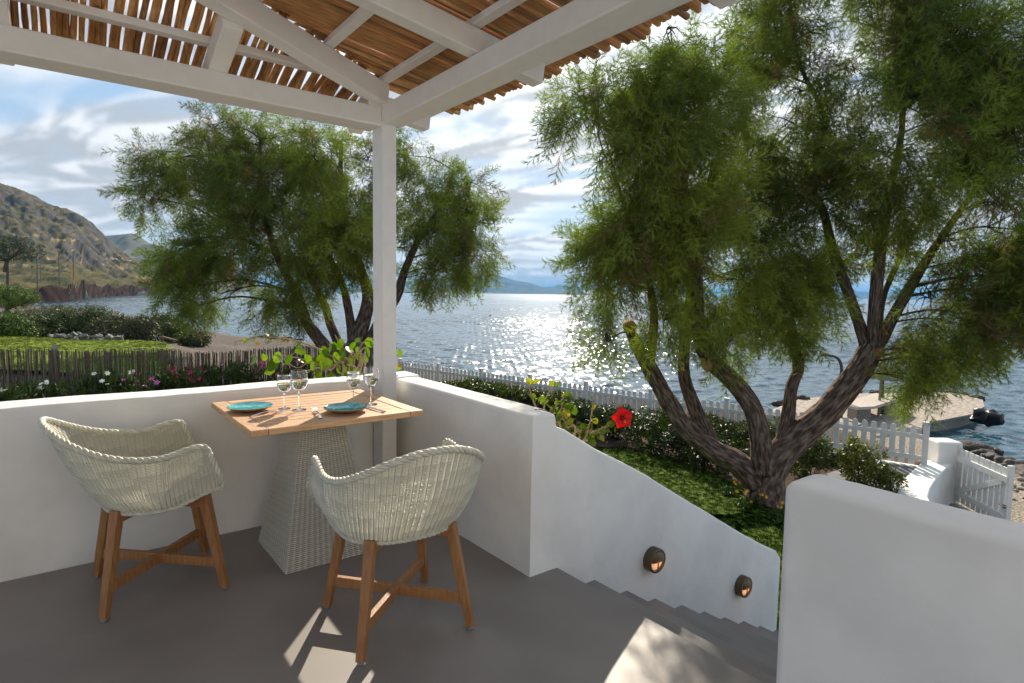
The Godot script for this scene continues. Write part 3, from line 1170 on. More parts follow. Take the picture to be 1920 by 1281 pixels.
func land(u: float, d: float) -> float:
	var total := 0.0
	var h := 0.0
	for s in land_spots:
		var q: float = (u - s[0]) * (u - s[0]) + (d - s[1]) * (d - s[1])
		var w := 1.0 / pow(q + 0.15, 1.6)
		total += w
		h += w * s[2]
	h /= total
	if d > 3.0 and d < 10.6 and u > drop_line(d):
		h = minf(h, lerpf(h, -2.1, smoothstep(0.0, 0.12, u - drop_line(d))))
	elif u > 7.7 and d >= 10.6:
		h = minf(h, -2.15)
	var r := sqrt(u * u + d * d)
	var reach := lookup(shore_angle, shore_reach, atan2(u, d))
	var s := reach - r
	if s > 0.0:
		return minf(h, 1.35 - 3.95 * r / reach - 0.16 * (1.0 - r / reach) * minf(1.0, s / 3.0))
	return SEA + s * 0.12

func build_ground() -> void:
	prepare_land()
	var m := MB.new()
	var tone := noise(0.5, 4, 3)
	var fine := noise(2.5, 3, 4)
	var cols := 181
	var rows := 0
	var r := 3.2
	var pts := PackedVector3Array()
	var tints := PackedColorArray()
	while r < 190.0:
		for i in cols:
			var a := deg_to_rad(lerpf(-80.0, 72.0, float(i) / (cols - 1)))
			var u := sin(a) * r
			var d := cos(a) * r
			var h := land(u, d)
			var reach := lookup(shore_angle, shore_reach, a)
			var s := reach - r
			var n := tone.get_noise_2d(u, d)
			var f := fine.get_noise_2d(u, d)
			h += f * 0.025 * clampf(r / 10.0, 0.3, 2.0)
			pts.append(ud(u, d, h))
			var soil := Color(0.085, 0.058, 0.04).lerp(Color(0.13, 0.095, 0.065), 0.5 + 0.5 * f)
			var scrub := Color(0.135, 0.112, 0.092).lerp(Color(0.205, 0.168, 0.14), 0.5 + 0.6 * n)
			var beach := Color(0.16, 0.135, 0.125).lerp(Color(0.24, 0.205, 0.19), 0.5 + 0.7 * f)
			var path := Color(0.34, 0.285, 0.22).lerp(Color(0.42, 0.355, 0.28), 0.5 + 0.5 * f)
			var c := soil.lerp(scrub, smoothstep(11.0, 14.0, r)) if u < 0.5 else soil
			c = c.lerp(beach, smoothstep(7.0, 3.0, s + n * 2.0))
			if d > 3.0 and u > drop_line(minf(d, 10.5)) and s > 1.0:
				c = c.lerp(path, 0.9 * smoothstep(1.2, 2.6, s + n))
			if u > 3.0:
				c = c.lerp(Color(0.095, 0.078, 0.062).lerp(Color(0.17, 0.14, 0.11), 0.5 + 0.6 * f), smoothstep(2.6, 1.2, s + n))
			c = c.lerp(Color(0.07, 0.06, 0.05), smoothstep(0.8, 0.1, s))
			tints.append(c)
		rows += 1
		r *= 1.045
	m.sheet(pts, cols)
	m.c = tints
	var earth := StandardMaterial3D.new()
	earth.resource_name = "earth"
	earth.vertex_color_use_as_albedo = true
	earth.roughness = 0.95
	earth.metallic_specular = 0.2
	earth.heightmap_enabled = true
	earth.heightmap_texture = noise_tex(0.03, 5, 8, Color.BLACK, Color.WHITE)
	earth.heightmap_scale = 3.0
	earth.uv1_triplanar = true
	earth.uv1_world_triplanar = true
	earth.uv1_scale = Vector3.ONE * 0.8
	structure("ground", m.mesh(true), earth)

func build_sea() -> void:
	var m := MB.new()
	# wind waves of many lengths and directions round one wind
	var waves := []
	var r := RandomNumberGenerator.new()
	r.seed = 91
	for k in 24:
		var lam := 0.24 * pow(1.135, k)
		var ang := r.randfn(0.0, 1.0) + 0.35
		var steep := 0.088 if lam < 1.4 else 0.036
		waves.append([cos(ang) * TAU / lam, sin(ang) * TAU / lam, steep * lam / TAU, r.randf() * TAU, lam])
	var gust := noise(0.03, 3, 14)
	var cols := 481
	var rows := 0
	var d := 11.0
	var lo := -50.0
	var hi := 48.0
	while true:
		var step := d * (0.0052 if d < 320.0 else 0.035)
		var live := []
		for w in waves:
			if w[4] > step * 1.2 or d < 60.0:
				live.append(w)
		for i in cols:
			var a := deg_to_rad(lerpf(lo, hi, float(i) / (cols - 1)))
			var u := d * tan(a) if absf(a) < 1.0 else d * tan(a)
			var h := 0.0
			var sx := 0.0
			var sy := 0.0
			var g := 0.75 + 0.5 * gust.get_noise_2d(u, d * 0.6)
			for w in live:
				var ph: float = w[0] * d + w[1] * u + w[3]
				var amp: float = w[2] * g
				h += amp * sin(ph)
				var cc := amp * cos(ph)
				sx += cc * w[1]
				sy += cc * w[0]
			var p := ud(u, d, SEA + h)
			var nn := (Vector3.UP - flat_right * sx - flat_dir * sy).normalized()
			m.add(p, nn, Vector2(u, d))
		rows += 1
		if d > 15000.0:
			break
		d += step
	m.strip(rows, cols, 0)
	var sea := StandardMaterial3D.new()
	sea.resource_name = "sea_water"
	sea.albedo_color = lin(0.014, 0.062, 0.088)
	sea.roughness = 0.13
	sea.metallic_specular = 0.5
	structure("sea", m.mesh(), sea)

# ---------------------------------------------------------------- hills and islands
func horizon_y(px: float) -> float:
	return 550.0 + 0.015 * (px - 960.0)

func build_hills() -> void:
	# the near mountain at left, falling to a low red cliff above the bay
	var bx := PackedFloat32Array([-900, -420, -150, 55, 130, 180, 240, 285, 305, 318])
	var by := PackedFloat32Array([120, 125, 128, 139, 160, 228, 290, 345, 420, 470])
	var rx := PackedFloat32Array([-900, -500, -200, 0, 37, 75, 107, 150, 175, 200, 215, 245, 275, 300, 318])
	var ry := PackedFloat32Array([150, 190, 265, 336, 352, 370, 387, 399, 412, 435, 455, 477, 497, 516, 540])
	var dx := PackedFloat32Array([-900, 0, 150, 215, 318])
	var dy := PackedFloat32Array([420, 470, 500, 505, 500])
	var rock := noise(0.016, 5, 31)
	var crag := noise(0.05, 4, 32)
	crag.fractal_type = FastNoiseLite.FRACTAL_RIDGED
	var m := MB.new()
	var cols := 330
	var rows := 150
	var pts := PackedVector3Array()
	for j in rows:
		var t := pow(float(j) / (rows - 1), 1.7) * 1.25
		for i in cols:
			var px := lerpf(-900.0, 318.0, float(i) / (cols - 1))
			var a := atan((px - 960.0) / F)
			var r0 := lookup(bx, by, px) / cos(a) * 1.0
			var r1 := lookup(dx, dy, px) / cos(a)
			r1 = maxf(r1, r0 + 12.0)
			var top := (horizon_y(px) - lookup(rx, ry, px)) / F * r1 * cos(a) + 1.35
			var tt := t
			var r := lerpf(r0, r1, t)
			var u := sin(a) * r
			var d := cos(a) * r
			var gully := rock.get_noise_2d(u, d)
			var cr := crag.get_noise_2d(u, d)
			var cliff := minf(1.9 + r0 * 0.0085 + 3.2 * rock.get_noise_2d(u * 2.2 + 50.0, d * 2.2), maxf(top, 0.6))
			var h := SEA - 1.0
			var bank := (r - r0) / 9.0 + 0.9 * rock.get_noise_2d(u * 1.8, 4.0 + d * 1.5) + 0.15 * crag.get_noise_2d(u * 2.0, d)
			h += (cliff + 1.0) * smoothstep(0.0, 1.0, bank)
			if t <= 1.0:
				h += (top - cliff) * (0.55 * pow(tt, 1.5) + 0.45 * smoothstep(0.35, 1.0, tt))
			else:
				h += (top - cliff) * (1.0 - (t - 1.0) * 1.6)
			var wild := clampf((r - r0) / 60.0, 0.0, 1.0) * clampf(top / 30.0, 0.05, 1.0)
			h += (gully * 6.0 + cr * 4.2 * smoothstep(0.25, 0.6, tt)) * wild * (1.0 if t < 0.93 else 0.45)
			pts.append(ud(u, d, h))
	m.sheet(pts, cols)
	var veg := noise(0.06, 4, 41)
	var spot := noise(0.16, 3, 42)
	for k in m.v.size():
		var p := m.v[k]
		var q := to_ud(p)
		var steep := 1.0 - clampf(m.n[k].y, 0.0, 1.0)
		var n := veg.get_noise_2d(q.x, q.y)
		var s := spot.get_noise_2d(q.x, q.y)
		var c := Color(0.088, 0.082, 0.036).lerp(Color(0.165, 0.128, 0.064), 0.5 + 0.8 * n)
		c = c.lerp(Color(0.05, 0.06, 0.03), smoothstep(0.05, 0.30, s))
		# dry ochre terraces along the contour
		var band := sin(p.y * 0.9 + n * 3.0) * 0.5 + 0.5
		c = c.lerp(Color(0.42, 0.30, 0.16), smoothstep(0.90, 0.98, band) * smoothstep(-0.1, 0.2, veg.get_noise_2d(q.x * 0.35 + 30.0, q.y * 0.35)) * smoothstep(5.0, 10.0, p.y) * smoothstep(46.0, 30.0, p.y))
		c = c.lerp(Color(0.125, 0.112, 0.104).lerp(Color(0.065, 0.06, 0.056), 0.5 + 1.2 * s), smoothstep(0.20, 0.36, steep + s * 0.22 + p.y * 0.0018) * smoothstep(6.0, 16.0, p.y))
		c = c.lerp(Color(0.024, 0.015, 0.013).lerp(Color(0.060, 0.036, 0.029), 0.5 + 1.6 * s), smoothstep(0.16, 0.36, steep + s * 0.2) * smoothstep(5.0, 2.2, p.y + s * 4.0))
		m.c[k] = c
	var hill := StandardMaterial3D.new()
	hill.resource_name = "hillside"
	hill.vertex_color_use_as_albedo = true
	hill.roughness = 1.0
	hill.metallic_specular = 0.1
	structure("mountain_slope", m.mesh(true), hill)
	ridge("far_mountain", [[120, 452], [200, 442], [225, 440], [252, 437], [265, 442], [282, 455], [307, 461], [335, 470], [370, 487], [400, 500], [430, 519], [455, 532], [474, 543]], 1150.0, 420.0, hill, Color(0.13, 0.135, 0.085), Color(0.22, 0.205, 0.17), 0.02)
	ridge("headland", [[655, 544], [668, 541], [690, 541], [720, 539], [742, 537], [756, 540], [766, 546]], 1900.0, 240.0, hill, Color(0.10, 0.10, 0.07), Color(0.16, 0.15, 0.12), 0.02)
	ridge("island", [[640, 546], [700, 542], [772, 545], [784, 527], [805, 521], [850, 519], [900, 516], [920, 513], [940, 518], [965, 526], [991, 530], [1011, 537], [1030, 540], [1046, 542], [1062, 544], [1080, 547]], 6200.0, 1500.0, hill, Color(0.12, 0.13, 0.08), Color(0.22, 0.20, 0.17), 0.004)
	ridge("island", [[985, 549], [1011, 538], [1037, 537], [1045, 533], [1058, 534], [1070, 539], [1081, 543], [1098, 551]], 7000.0, 900.0, hill, Color(0.12, 0.13, 0.08), Color(0.22, 0.20, 0.17), 0.004)
	ridge("island", [[1440, 556], [1490, 549], [1540, 545], [1580, 544], [1630, 548], [1700, 551], [1760, 560]], 8000.0, 1500.0, hill, Color(0.12, 0.13, 0.08), Color(0.22, 0.20, 0.17), 0.004)

# a ridge whose crest follows the given points of the skyline, with slopes on both sides
func ridge(called: String, crest: Array, d: float, deep: float, material: Material, low: Color, high: Color, freq: float) -> void:
	var xs := PackedFloat32Array()
	var ys := PackedFloat32Array()
	for c in crest:
		xs.append(c[0])
		ys.append(c[1])
	var rough := noise(freq, 5, called.length() * 7)
	var m := MB.new()
	var cols := 160
	var rows := 41
	var pts := PackedVector3Array()
	for j in rows:
		var t := float(j) / (rows - 1) * 2.0 - 1.0
		for i in cols:
			var px := lerpf(xs[0], xs[-1], float(i) / (cols - 1))
			var dd := d + t * deep
			var u := (px - 960.0) / F * (d + t * deep * 0.25)
			var top := maxf(0.0, (horizon_y(px) - lookup(xs, ys, px)) / F * d) + 4.0
			var prof := pow(maxf(0.0, 1.0 - absf(t)), 1.15)
			var h := SEA - 2.0 + top * prof + rough.get_noise_2d(u, dd) * top * 0.34 * sqrt(maxf(0.0, 1.0 - absf(t))) * minf(1.0, absf(t) * 3.0)
			pts.append(ud(u, dd, h))
	m.sheet(pts, cols)
	for k in m.v.size():
		var q := to_ud(m.v[k])
		m.c[k] = low.lerp(high, clampf(0.5 + rough.get_noise_2d(q.x * 3.0, q.y * 3.0) + (0.8 - m.n[k].y) * 1.2, 0.0, 1.0))
	structure(called, m.mesh(true), material)

# ---------------------------------------------------------------- leaves and plants
func leaf(m: MB, p: Vector3, dir: Vector3, length: float, width: float, colour: Color, fold := 0.25, side := Vector3.ZERO) -> void:
	var d := dir.normalized()
	var s := d.cross(Vector3.UP) if side == Vector3.ZERO else side
	if s.length() < 0.1:
		s = d.cross(Vector3.RIGHT)
	s = s.normalized()
	var up := s.cross(d).normalized()
	m.tint = colour
	var mid := p + d * length * 0.45
	var a := m.add(p, up)
	m.add(mid + s * width * 0.5 + up * width * fold, (up - s * fold).normalized())
	m.add(p + d * length - up * length * 0.10, up)
	m.add(mid - s * width * 0.5 + up * width * fold, (up + s * fold).normalized())
	m.add(mid, up)
	m.face(a, a + 1, a + 4)
	m.face(a + 1, a + 2, a + 4)
	m.face(a + 2, a + 3, a + 4)
	m.face(a + 3, a, a + 4)

func random_dir(up_bias := 0.0) -> Vector3:
	var v := Vector3(rng.randfn(), rng.randfn(), rng.randfn()).normalized()
	return (v + Vector3.UP * up_bias).normalized()

func leaf_cluster(n: int, reach: float, length: float, width: float, lo: Color, hi: Color, up_bias := 0.3) -> ArrayMesh:
	var m := MB.new()
	for k in n:
		var d := random_dir(up_bias)
		var p := random_dir(0.0) * reach * sqrt(rng.randf())
		var q := rng.randf()
		leaf(m, p, d, length * rng.randf_range(0.7, 1.15), width * rng.randf_range(0.8, 1.15), lo.lerp(hi, q * q), 0.2)
	return m.mesh(true)

func facing(dir: Vector3, size: float, spin: float) -> Basis:
	var y := dir.normalized()
	var x := y.cross(Vector3(0.31, 0.2, 0.93)).normalized()
	var b := Basis(x, y, x.cross(y))
	return Basis(y, spin) * b * Basis.from_scale(Vector3.ONE * size)

func bark() -> StandardMaterial3D:
	if mats.has("bark"):
		return mats["bark"]
	var m := StandardMaterial3D.new()
	m.resource_name = "bark"
	m.roughness = 0.95
	m.metallic_specular = 0.2
	m.albedo_texture = noise_tex(0.02, 5, 51, lin(0.065, 0.043, 0.033), lin(0.27, 0.20, 0.155), 512, 0.2)
	m.uv1_scale = Vector3(1.6, 0.45, 1.0)
	m.heightmap_enabled = true
	m.heightmap_texture = noise_tex(0.018, 5, 52, Color.BLACK, Color.WHITE, 512, 0.15)
	m.heightmap_scale = 2.2
	mats["bark"] = m
	return m

func limb_path(points: Array, steps := 6) -> Array:
	# smooth points [Vector3, radius]
	var pts := PackedVector3Array()
	var rad := PackedFloat32Array()
	var n := points.size()
	for k in n - 1:
		var p0: Vector3 = points[maxi(k - 1, 0)][0]
		var p1: Vector3 = points[k][0]
		var p2: Vector3 = points[k + 1][0]
		var p3: Vector3 = points[mini(k + 2, n - 1)][0]
		for s in steps:
			var t := float(s) / steps
			pts.append(p1.cubic_interpolate(p2, p0, p3, t))
			rad.append(lerpf(points[k][1], points[k + 1][1], t))
	pts.append(points[-1][0])
	rad.append(points[-1][1])
	return [pts, rad]

var sprigs: Array[ArrayMesh] = []

# one feathery tamarisk sprig, about one unit long, growing along +y
func make_sprigs() -> void:
	for k in 6:
		var m := MB.new()
		m.tint = Color(1.1, 0.85, 0.6)
		var bend := Vector3(rng.randf_range(-0.25, 0.25), 0, rng.randf_range(-0.25, 0.25))
		var spine := PackedVector3Array()
		var rad := PackedFloat32Array()
		for j in 7:
			var t := j / 6.0
			spine.append(Vector3(bend.x * t * t, t, bend.z * t * t))
			rad.append(lerpf(0.008, 0.003, t))
		m.tube(spine, rad, 3, false)
		var n := 17
		for i in n:
			var t := (i + rng.randf()) / n
			var p := Vector3(bend.x * t * t, t, bend.z * t * t)
			var ang := i * 2.4 + rng.randf_range(-0.4, 0.4)
			var out := Vector3(cos(ang), 0, sin(ang))
			var td := (out * 0.75 + Vector3.UP * 0.75 + bend * t).normalized()
			var tl := 0.16 + 0.26 * (1.0 - t) * rng.randf_range(0.6, 1.0)
			for q in 12:
				var f := (q + rng.randf()) / 12.0
				var o := p + td * tl * f + Vector3.DOWN * 0.03 * f * f
				var nd := (td + random_dir() * 0.55).normalized()
				var ln := rng.randf_range(0.11, 0.19)
				var sd := nd.cross(random_dir()).normalized() * 0.0066
				var shade := rng.randf_range(0.75, 1.25)
				m.tint = Color(shade, shade, shade * rng.randf_range(0.8, 1.1))
				var nn := sd.cross(nd).normalized()
				var a := m.add(o - sd, nn)
				m.add(o + sd, nn)
				m.add(o + nd * ln, nn)
				m.face(a, a + 1, a + 2)
		sprigs.append(m.mesh(true))

# clumps: [px, py, half width, half height, depth, green 0..1, density]
func tamarisk(called: String, label: String, base: Vector3, limbs: Array, clumps: Array, size: float, per_area: float) -> Node3D:
	var t := thing(called, label, "tree", base, 0.0)
	var knots := []
	var rough := noise(1.0, 4, 21)
	rough.fractal_type = FastNoiseLite.FRACTAL_RIDGED
	for l in limbs:
		var pr := limb_path(l)
		var m := MB.new()
		var pts: PackedVector3Array = pr[0]
		for k in pts.size():
			knots.append([pts[k], pr[1][k]])
			pts[k] -= base
		var slim: PackedFloat32Array = pr[1]
		for k in slim.size():
			slim[k] *= 0.70
		m.tube(pts, slim, 22, true, 0.20, rough)
		m.smooth()
		part("trunk" if l == limbs[0] else "limb", m.mesh(), bark(), t)
	var twigs := MB.new()
	var gaps := noise(0.75, 3, 61)
	var spots := []
	for k in sprigs.size():
		spots.append([[], PackedColorArray()])
	for c in clumps:
		var mid := at(c[0], c[1], c[4])
		var rx: float = c[2] / F * c[4]
		var ry: float = c[3] / F * c[4]
		var rz := (rx + ry) * 0.5
		# a branch from the nearest limb that lies below or inside
		var best: Array = knots[0]
		var score := 1e9
		for k in knots:
			var v: Vector3 = k[0]
			var s: float = v.distance_to(mid) + maxf(0.0, v.y - mid.y) * 1.5
			if s < score:
				score = s
				best = k
		var start: Vector3 = best[0]
		var r0: float = minf(best[1] * 0.55, 0.006 + 0.011 * score)
		var bow := Vector3(rng.randf_range(-0.2, 0.2), 0.25, rng.randf_range(-0.2, 0.2)) * score * 0.4
		var pr := limb_path([[start - base, r0], [start.lerp(mid, 0.5) + bow - base, r0 * 0.7], [mid - base, r0 * 0.4], [mid + Vector3(rng.randf_range(-0.3, 0.3) * rx, ry * 0.4, 0) - base, 0.004]], 5)
		twigs.tube(pr[0], pr[1], 7, false)
		var ends := int(7 + rx * ry * 16.0)
		for e in ends:
			var dir := random_dir(0.1)
			var tip := mid + flat_right * dir.x * rx * 0.85 + Vector3.UP * dir.y * ry * 0.85 + flat_dir * dir.z * rz * 0.85
			var from: Vector3 = pr[0][rng.randi_range(5, pr[0].size() - 3)] + base
			var q := limb_path([[from - base, 0.009], [from.lerp(tip, 0.5) + Vector3.UP * 0.12 * ry + random_dir() * 0.1 * rx - base, 0.006], [tip + Vector3.DOWN * 0.05 - base, 0.002]], 4)
			twigs.tube(q[0], q[1], 4, false)
		var mood := rng.randf_range(-0.22, 0.22)
		var n := int(per_area * (rx * ry + 0.10) * c[6])
		for i in n:
			var dir := random_dir()
			var r := pow(rng.randf(), 0.42)
			var p := mid + flat_right * dir.x * rx * r + Vector3.UP * dir.y * ry * r + flat_dir * dir.z * rz * r
			if gaps.get_noise_3dv(p) < -0.14 + 0.16 * rng.randf_range(-1.0, 1.0):
				continue
			var grow := (flat_right * dir.x + flat_dir * dir.z) * 0.75 + Vector3.UP * (0.75 * dir.y - 0.55) + random_dir() * 0.55
			var tone := gaps.get_noise_3dv(p * 1.7 + Vector3(40, 0, 0))
			var long := 1.0
			if dir.y < 0.1 and rng.randf() < 0.13:
				grow = Vector3.DOWN + random_dir() * 0.25 + (flat_right * dir.x + flat_dir * dir.z) * 0.25
				long = rng.randf_range(1.0, 1.35)
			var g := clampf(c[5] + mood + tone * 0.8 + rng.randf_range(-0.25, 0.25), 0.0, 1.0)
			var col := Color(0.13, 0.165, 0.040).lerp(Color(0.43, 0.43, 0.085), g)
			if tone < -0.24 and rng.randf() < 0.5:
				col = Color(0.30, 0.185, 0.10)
			var kind := rng.randi() % sprigs.size()
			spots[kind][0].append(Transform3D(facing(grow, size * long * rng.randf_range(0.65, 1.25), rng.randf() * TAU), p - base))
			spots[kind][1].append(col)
	part("branches", twigs.mesh(), bark(), t).set_meta("kind", "stuff")
	for k in sprigs.size():
		copies("foliage", sprigs[k], leafy("tamarisk_leaf", 0.6, Color(0.85, 1.0, 0.33)), t, spots[k][0], spots[k][1])
	return t

func chain(list: Array) -> Array:
	var out := []
	for q in list:
		out.append([at(q[0], q[1], q[2]), q[3] * 0.5 / F * q[2]])
	return out

func build_trees() -> void:
	make_sprigs()
	var b := on_level(1432, 945, GARDEN)
	var right := tamarisk("tamarisk_tree", "large tamarisk tree with a forked trunk on the lawn at right", b, [
		chain([[1434, 985, 8.2, 120], [1434, 940, 8.16, 96], [1436, 900, 8.1, 84], [1450, 868, 8.05, 78], [1490, 826, 8.0, 64], [1550, 772, 7.9, 60], [1606, 705, 7.8, 58], [1632, 660, 7.75, 54], [1644, 632, 7.75, 44]]),
		chain([[1420, 905, 8.1, 64], [1384, 870, 8.1, 58], [1330, 838, 8.15, 50], [1284, 800, 8.2, 45], [1246, 742, 8.3, 40], [1215, 685, 8.35, 36], [1190, 640, 8.4, 28], [1178, 612, 8.4, 18]]),
		chain([[1215, 690, 8.35, 26], [1222, 650, 8.35, 22], [1226, 590, 8.1, 20], [1215, 520, 7.8, 16], [1190, 440, 7.4, 11], [1160, 350, 7.1, 6]]),
		chain([[1345, 848, 8.15, 40], [1318, 800, 8.35, 36], [1296, 748, 8.5, 32], [1282, 700, 8.6, 29], [1284, 640, 8.6, 27], [1296, 570, 8.3, 25], [1290, 470, 7.8, 20], [1284, 330, 7.3, 14], [1275, 180, 7.0, 8]]),
		chain([[1432, 885, 8.0, 60], [1424, 820, 7.9, 48], [1408, 760, 7.85, 44], [1370, 712, 7.8, 42], [1326, 668, 7.8, 38], [1312, 630, 7.8, 32], [1308, 560, 7.7, 28], [1312, 460, 7.5, 20], [1340, 300, 7.2, 12]]),
		chain([[1462, 850, 8.0, 40], [1476, 790, 8.1, 32], [1484, 730, 8.1, 28], [1497, 690, 8.1, 26], [1490, 655, 8.1, 24], [1478, 632, 8.1, 20], [1484, 600, 8.1, 12], [1490, 560, 8.1, 8]]),
		chain([[1630, 665, 7.75, 34], [1612, 610, 7.8, 27], [1588, 540, 7.85, 24], [1562, 470, 7.9, 22], [1545, 400, 7.9, 18], [1520, 330, 7.9, 15], [1548, 230, 7.9, 12], [1500, 120, 7.9, 8], [1480, 0, 7.9, 5]]),
		chain([[1640, 650, 7.7, 36], [1640, 590, 7.6, 30], [1646, 520, 7.55, 28], [1655, 440, 7.5, 25], [1668, 360, 7.4, 20], [1690, 250, 7.3, 13], [1700, 100, 7.3, 7]]),
		chain([[1650, 640, 7.75, 32], [1680, 585, 7.7, 27], [1712, 530, 7.6, 24], [1742, 480, 7.5, 20], [1790, 410, 7.4, 15], [1850, 330, 7.3, 9]]),
		chain([[1650, 632, 7.75, 14], [1656, 560, 7.9, 13], [1690, 480, 8.1, 12], [1735, 400, 8.2, 9], [1760, 300, 8.2, 5]]),
		], [
		# left crown
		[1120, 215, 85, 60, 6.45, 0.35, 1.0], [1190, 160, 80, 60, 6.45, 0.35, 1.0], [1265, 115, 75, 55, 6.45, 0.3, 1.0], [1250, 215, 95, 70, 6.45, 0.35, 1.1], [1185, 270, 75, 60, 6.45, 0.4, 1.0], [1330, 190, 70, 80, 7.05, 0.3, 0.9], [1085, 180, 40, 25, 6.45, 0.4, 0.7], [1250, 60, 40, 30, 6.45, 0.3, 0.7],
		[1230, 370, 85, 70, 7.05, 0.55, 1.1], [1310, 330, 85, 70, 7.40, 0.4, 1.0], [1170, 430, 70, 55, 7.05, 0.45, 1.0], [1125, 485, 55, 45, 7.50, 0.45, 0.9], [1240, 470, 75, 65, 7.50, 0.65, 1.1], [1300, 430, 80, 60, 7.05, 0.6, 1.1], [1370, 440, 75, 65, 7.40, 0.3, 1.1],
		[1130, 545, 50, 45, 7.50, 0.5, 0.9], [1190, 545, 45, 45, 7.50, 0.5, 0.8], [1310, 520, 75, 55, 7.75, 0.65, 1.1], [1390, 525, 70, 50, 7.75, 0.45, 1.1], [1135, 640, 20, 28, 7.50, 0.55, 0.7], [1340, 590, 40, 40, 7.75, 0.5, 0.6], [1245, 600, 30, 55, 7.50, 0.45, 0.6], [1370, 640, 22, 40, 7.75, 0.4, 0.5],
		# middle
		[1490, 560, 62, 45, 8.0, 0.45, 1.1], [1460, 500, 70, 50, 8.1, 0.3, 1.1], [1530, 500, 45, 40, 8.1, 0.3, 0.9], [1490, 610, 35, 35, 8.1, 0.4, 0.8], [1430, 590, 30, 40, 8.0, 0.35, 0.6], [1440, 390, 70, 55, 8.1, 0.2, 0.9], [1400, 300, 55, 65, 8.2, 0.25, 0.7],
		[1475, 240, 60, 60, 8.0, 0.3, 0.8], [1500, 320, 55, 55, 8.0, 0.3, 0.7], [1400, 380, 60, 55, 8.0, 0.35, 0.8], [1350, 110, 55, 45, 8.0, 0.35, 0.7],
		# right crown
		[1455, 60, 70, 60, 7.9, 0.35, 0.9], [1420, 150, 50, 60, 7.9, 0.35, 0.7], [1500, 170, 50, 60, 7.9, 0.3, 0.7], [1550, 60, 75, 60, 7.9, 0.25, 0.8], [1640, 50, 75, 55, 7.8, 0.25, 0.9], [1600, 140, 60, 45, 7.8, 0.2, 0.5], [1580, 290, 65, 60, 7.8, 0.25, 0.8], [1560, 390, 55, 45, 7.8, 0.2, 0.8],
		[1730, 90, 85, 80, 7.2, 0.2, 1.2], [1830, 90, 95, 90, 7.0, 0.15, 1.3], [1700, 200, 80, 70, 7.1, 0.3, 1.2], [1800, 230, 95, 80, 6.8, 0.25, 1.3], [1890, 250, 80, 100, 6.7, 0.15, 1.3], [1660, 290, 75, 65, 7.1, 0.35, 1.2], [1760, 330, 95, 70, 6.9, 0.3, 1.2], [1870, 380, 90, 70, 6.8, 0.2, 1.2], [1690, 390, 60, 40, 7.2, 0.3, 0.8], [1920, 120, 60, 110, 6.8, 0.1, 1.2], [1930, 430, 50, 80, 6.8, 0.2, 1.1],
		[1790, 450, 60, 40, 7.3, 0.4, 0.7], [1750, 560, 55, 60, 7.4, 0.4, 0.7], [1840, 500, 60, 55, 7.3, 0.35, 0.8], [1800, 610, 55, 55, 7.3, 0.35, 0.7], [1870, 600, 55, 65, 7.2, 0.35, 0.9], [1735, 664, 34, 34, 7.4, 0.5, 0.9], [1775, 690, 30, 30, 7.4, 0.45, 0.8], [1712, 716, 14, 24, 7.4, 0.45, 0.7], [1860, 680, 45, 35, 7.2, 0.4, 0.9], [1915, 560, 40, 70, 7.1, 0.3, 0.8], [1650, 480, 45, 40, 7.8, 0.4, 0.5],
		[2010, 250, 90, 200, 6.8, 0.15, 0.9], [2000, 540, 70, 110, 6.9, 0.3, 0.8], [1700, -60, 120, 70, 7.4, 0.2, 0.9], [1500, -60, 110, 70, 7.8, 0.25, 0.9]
		], 0.40, 690.0)
	# sawn stumps with pale cut faces
	var cut := mat("sawn_wood", lin(0.38, 0.18, 0.08), 0.8, 0.25, 0.05, 9.0)
	for s in [[1178, 608, 8.36, 11, -0.3], [1330, 682, 7.64, 11, 0.9], [1652, 657, 7.55, 8, 0.5], [1478, 626, 8.05, 12, -0.4]]:
		var p := at(s[0], s[1], s[2])
		var st := MB.new()
		var towards: Vector3 = (EYE - p).normalized() * 0.75 + Vector3.UP * 0.5 + look_right * s[4]
		var r: float = s[3] / F * s[2]
		st.tube(PackedVector3Array([p - b - towards.normalized() * 0.07, p - b, p - b + towards.normalized() * 0.004]), PackedFloat32Array([r * 1.15, r, r * 0.92]), 16)
		part("sawn_stump", st.mesh(), cut, right)
	var d1 := 13.2
